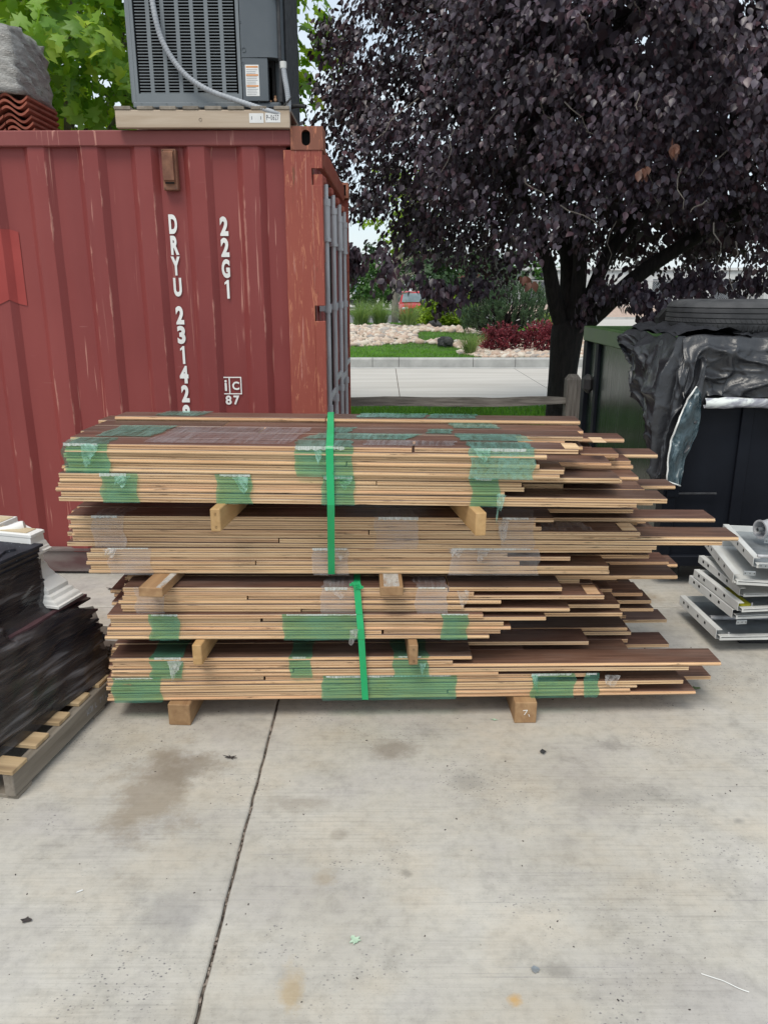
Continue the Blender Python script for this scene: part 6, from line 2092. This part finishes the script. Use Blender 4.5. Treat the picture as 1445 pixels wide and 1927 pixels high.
# faint stencil strokes on the side
m = MB()
yy = .50
for k in range(13):
    h_ = .026
    if k in (4, 8): yy += .02; continue
    s_ = random.choice((0, 1, 2))
    m.box(.0003, .0010, yy, yy + .003, .045, .045 + h_)
    if s_ > 0: m.box(.0003, .0010, yy + .0031, yy + .013, .045 + h_ * random.choice((0, .45, .88)), .045 + h_ * random.choice((.1, .55, 1.0)) + .002)
    if s_ == 2: m.box(.0003, .0010, yy + .0131, yy + .0155, .045, .045 + h_)
    yy += .022
m.build('worn_stencil', M_INK, sp)

# shingle stacks (two heaps in one wrap)
SYAW = R(-15.4)
SC = Vector((-1.285, 3.12, .1225))                   # far right lower corner
heap = thing('shingle_stack', 'stack of dark roofing shingles in streaky black film on the pallet', 'roofing', SC, SYAW)
def slab_piece(x0, x1, y0, y1, z, t, mat, jag=.02):
    """one shingle with a ragged outline; +x is the visible flank, +y the far end"""
    n = 14
    pts = []
    for k in range(n): pts.append((x0 + (x1 - x0) * k / n, y0))
    for k in range(n): pts.append((x1 + random.uniform(-jag, jag * .4) * .5, y0 + (y1 - y0) * k / n))
    for k in range(n): pts.append((x1 + (x0 - x1) * k / n, y1 + random.uniform(-jag, jag)))
    for k in range(n): pts.append((x0, y1 + (y0 - y1) * k / n))
    m = MB(); m.prism(pts, z, z + t, 'z')
    return m.build('shingle', mat, heap)
z = 0.0
k = 0
while z < .335:
    t = random.uniform(.009, .013)
    grow = .05 * math.sin(z / .335 * math.pi)
    dx = random.uniform(-.045, .03)
    slab_piece(-.62, .035 - .065 * (z / .335) + dx * .3, -.95, .01 + grow * .3 + random.uniform(-.06, .055), z, t - .001, (M_SHINGB, M_SHINGP, M_SHING)[k % 3], .016)
    z += t; k += 1
slab_piece(-.62, -.02, -.95, .0, z, .012, M_SHINGP, .02); z += .0125
slab_piece(-.60, -.075, -.60, -.06, z, .008, M_SHING, .008)
zl = z
z = zl + .009
while z < .60:
    t = random.uniform(.009, .013)
    slab_piece(-.72, -.105 + random.uniform(-.006, .006), -.98, -.145 + random.uniform(-.008, .006), z, t - .001, (M_SHINGB, M_SHING)[k % 2], .005)
    z += t; k += 1
top1 = slab_piece(-.70, -.10, -.95, -.13, z, .011, M_SHING, .02); z += .0115
top2 = slab_piece(-.70, -.14, -.90, -.22, z, .011, M_SHING, .05)
# stretch film over the flank
P = []
for i in range(40):
    u = i / 39
    col = []
    for j in range(34):
        v_ = j / 33
        y = -.98 + u * 1.0
        z_ = v_ * .57
        far = -.01 - .15 * min(1, max(0, (z_ - .31) / .04))
        y = -.98 + u * (.98 + far)
        lim = .072 - .058 * (z_ / .335) if z_ < .33 else .014 - .107 * min(1, (z_ - .33) / (.17 if u < .62 else .04))
        wrapd = .05 * (.5 + .5 * vnoise(u * 3 + v_ * 2, v_ * 2 - u * 3)) * (.35 if z_ < .33 else .12)
        x = lim + wrapd + .006 * vnoise(u * 14 - v_ * 20, u * 5 + v_ * 6)
        col.append((x, y, z_ - .002))
    P.append(col)
MB().grid(P).build('stretch_film', M_FILMK, heap, smooth=True)
# loose torn film ends at the foot of the wrap
def tuft(x, y, z_, s, mat):
    P = []
    for i in range(9):
        P.append([(x + .02 * abs(vnoise(i * 1.1, j)) + .01, y + (i / 8 - .5) * s, z_ + (j / 8 - .5) * s * .5 + .012 * vnoise(i * 1.7, j * 1.3)) for j in range(9)])
    MB().grid(P).build('torn_film', mat, heap)
tuft(.03, -.30, .02, .12, M_FILMWC); tuft(.03, -.03, .04, .10, M_FILMK); tuft(.025, .01, .07, .1, M_FILMK)

# ---- white plaster pieces behind and on the shingles
pil = thing('plaster_pilaster', 'white moulded plaster pilaster with a flared base behind the shingles', 'moulding', (-1.57, 3.09, .0), R(-15))
def sq_lathe(prof, mat, name, parent, bev=.0):
    m = MB()
    n = len(prof)
    for (h, z_) in prof:
        d_ = h * .32
        m.v.extend([(-h, -d_, z_), (h, -d_, z_), (h, d_, z_), (-h, d_, z_)])
    for i in range(n - 1):
        for k in range(4):
            k2 = (k + 1) % 4
            m.f.append((i * 4 + k, i * 4 + k2, (i + 1) * 4 + k2, (i + 1) * 4 + k)); m.m.append(0)
    m.f.append((3, 2, 1, 0)); m.m.append(0)
    m.f.append(tuple((n - 1) * 4 + k for k in range(4))); m.m.append(0)
    return m.build(name, mat, parent)
zb0 = .482
base = [(.255, zb0), (.255, zb0 + .010), (.245, zb0 + .012), (.240, zb0 + .022), (.236, zb0 + .026), (.222, zb0 + .032), (.215, zb0 + .045), (.20, zb0 + .05), (.198, zb0 + .068), (.19, zb0 + .075), (.165, zb0 + .098), (.152, zb0 + .104), (.148, zb0 + .112), (.132, zb0 + .128), (.126, zb0 + .140), (.122, zb0 + .152), (.114, zb0 + .160)]
sq_lathe(base, M_PLASTER, 'flared_base', pil)
sq_lathe([(.113, zb0 + .16), (.113, .70)], M_PLASTER, 'shaft', pil)
cap = [(.116, .690), (.150, .694), (.152, .704), (.144, .708), (.142, .716), (.138, .720), (.132, .735), (.126, .739), (.124, .765), (.130, .769), (.130, .780), (.120, .784)]
sq_lathe(cap, M_PLASTER, 'capital', pil)
MB().box(-.10, .10, -.030, .030, .7845, .787).build('raw_top', M_PLRAW, pil)
for k in range(7):
    a = -.13 + k * .043
    MB().lathe([(.0005, .006), (.008, .004), (.012, -.004)], 8, 0, Matrix.Translation((a, -.060, zb0 + .088)) @ Matrix.Rotation(R(60), 4, 'X')).build('egg_ornament', M_PLASTER, pil)
xv, zv = at(22, 992, 3.12)
vol = thing('plaster_capital', 'white plaster capital with a rolled scroll on top of the shingles', 'moulding', (xv, 3.10, zv - .035), R(-12))
m = MB()
A, B_ = Vector((-.055, -.03, .012)), Vector((.052, .03, .040))
m.tube([A, A.lerp(B_, .08), A.lerp(B_, .5), A.lerp(B_, .92), B_], [.024, .027, .0225, .026, .023], 18)
m.build('scroll_roll', M_PLASTER, vol, smooth=50)
m = MB()
sp2 = []
for k in range(40):
    a = k * .42; r_ = .026 * (1 - k / 44)
    sp2.append((A.x - .003 + r_ * math.cos(a) * .9, A.y - .010 - .010 * k / 40, A.z + r_ * math.sin(a)))
m.tube(sp2, .0032, 6); m.build('spiral', M_PLASTER, vol, smooth=True)
m = MB(); m.prism([(-.22, -.03), (.0, -.03), (.06, -.022), (.075, -.006), (.02, .0), (-.05, .03), (-.05, .05), (-.22, .05)], .0, .12, 'y'); cap_fix(m.build('body', M_PLASTER, vol))
MB().box(-.20, -.06, .01, .11, .0505, .0525).build('raw_top', M_PLRAW, vol)

# ================================================================== small litter
def litter(name, label, cat, px_, py_, pts, h, mat, rot=0.0, curl=.0):
    X, Y = ground(px_, py_)
    m = MB()
    n = len(pts)
    top = [(p[0], p[1], .0035 + h + curl * (p[0] ** 2 + p[1] ** 2) * 60 * (1 if k % 2 else .4)) for k, p in enumerate(pts)]
    m.add([(0, 0, .003 + h)] + top, [(0, 1 + k, 1 + (k + 1) % n) for k in range(n)])
    m.add([(0, 0, .001)] + [(p[0], p[1], p[2] - .002) for p in top], [(0, 1 + (k + 1) % n, 1 + k) for k in range(n)])
    b0 = n + 1
    for k in range(n):
        k2 = (k + 1) % n
        m.f.append((1 + k, b0 + 1 + k, b0 + 1 + k2, 1 + k2)); m.m.append(0)
    o = m.build(name, mat); o.location = (X, Y, 0); o.rotation_euler = (0, 0, rot)
    return tag(o, label, cat)
def star(n, r0, r1, sx=1, sy=1):
    return [((r0 if k % 2 else r1) * math.cos(2 * math.pi * k / n) * sx * random.uniform(.8, 1.15), (r0 if k % 2 else r1) * math.sin(2 * math.pi * k / n) * sy * random.uniform(.8, 1.15)) for k in range(n)]
M_LEAFP = pmat('pale_green_leaf', (0.36, 0.50, 0.36), (0.50, 0.62, 0.48), 60, rough=0.7)
M_LEAFG = pmat('fallen_green_leaf', (0.07, 0.11, 0.04), (0.13, 0.18, 0.07), 60, rough=0.7)
M_LEAFD = pmat('dark_dry_leaf', (0.03, 0.026, 0.026), (0.07, 0.055, 0.05), 60, rough=0.8)
litter('fallen_leaf', 'pale green maple leaf lying on the concrete in the foreground', 'leaf', 668, 1772, [((p[0] - .4) * .030, p[1] * .030) for p in MAPLE[0][1:]], .002, M_LEAFP, 2.2, .08)
litter('fallen_leaf', 'dark curled leaf on the concrete at the lower left', 'leaf', 50, 1735, star(9, .010, .017, 1, .7), .003, M_LEAFD, .2, .12)
litter('fallen_leaf', 'green curled leaf on the concrete behind the stack by the dumpster', 'leaf', 1152, 1073, star(10, .022, .05, 1, .7), .004, M_LEAFG, .3, .05)
litter('fallen_leaf', 'green withered leaf on the concrete in front of the container', 'leaf', 212, 1110, star(9, .012, .032, 1.6, .6), .003, M_LEAFD, -.2, .06)
litter('fallen_leaf', 'small green leaf on the concrete off the right end of the lowest planks', 'leaf', 1305, 1297, star(9, .010, .026, 1.2, .7), .003, M_LEAFG, .1, .1)
litter('fallen_leaf', 'small pale leaf below the right ground block', 'leaf', 930, 1356, star(8, .006, .014, 1.3, .5), .002, M_LEAFP, -.2, .1)
litter('dry_scrap', 'brown shrivelled scrap on the stained concrete left of the joint', 'litter', 434, 1428, star(12, .006, .024, 1.4, .6), .004, M_LEAFD, -.3, .1)
litter('stone_chip', 'small dark stone on the concrete below the chalk-marked block', 'stone', 1021, 1418, star(8, .010, .014), .007, M_LAVA, 0)
litter('metal_washer', 'small grey metal disc on the concrete at the lower right', 'washer', 1007, 1827, star(14, .0105, .0115), .001, M_GALV, 0)
litter('wood_sliver', 'white wood sliver on the concrete, lower left of the joint', 'litter', 150, 1680, [(-.010, -.002), (.010, .001), (.009, .004), (-.006, .002)], .001, M_PAPER, .4)
X, Y = ground(1363, 1852)
m = MB(); m.tube(smooth_path([(-.050, .028, .003), (-.02, .012, .005), (0, .004, .004), (.03, -.018, .004), (.052, -.028, .003)], 4), [.0011] * 17, 5)
o = m.build('white_twig', M_WHITEH); o.location = (X, Y, 0); tag(o, 'thin white twig on the concrete at the lower right edge', 'twig')
# scattered crumbs
m = MB()
for k in range(170):
    x, y = random.uniform(-1.6, 1.8), random.uniform(1.4, 4.4)
    s_ = random.uniform(.0008, .0022)
    a = random.uniform(0, 3)
    M = Matrix.Translation((x, y, .0005)) @ Matrix.Rotation(a, 4, 'Z')
    m.box(-s_ * 1.6, s_ * 1.6, -s_ * .8, s_ * .8, 0, s_ * .8, 0, 0, M)
tag(m.build('ground_crumbs', M_LEAFD), 'dark crumbs scattered over the concrete', None, None, 'stuff')
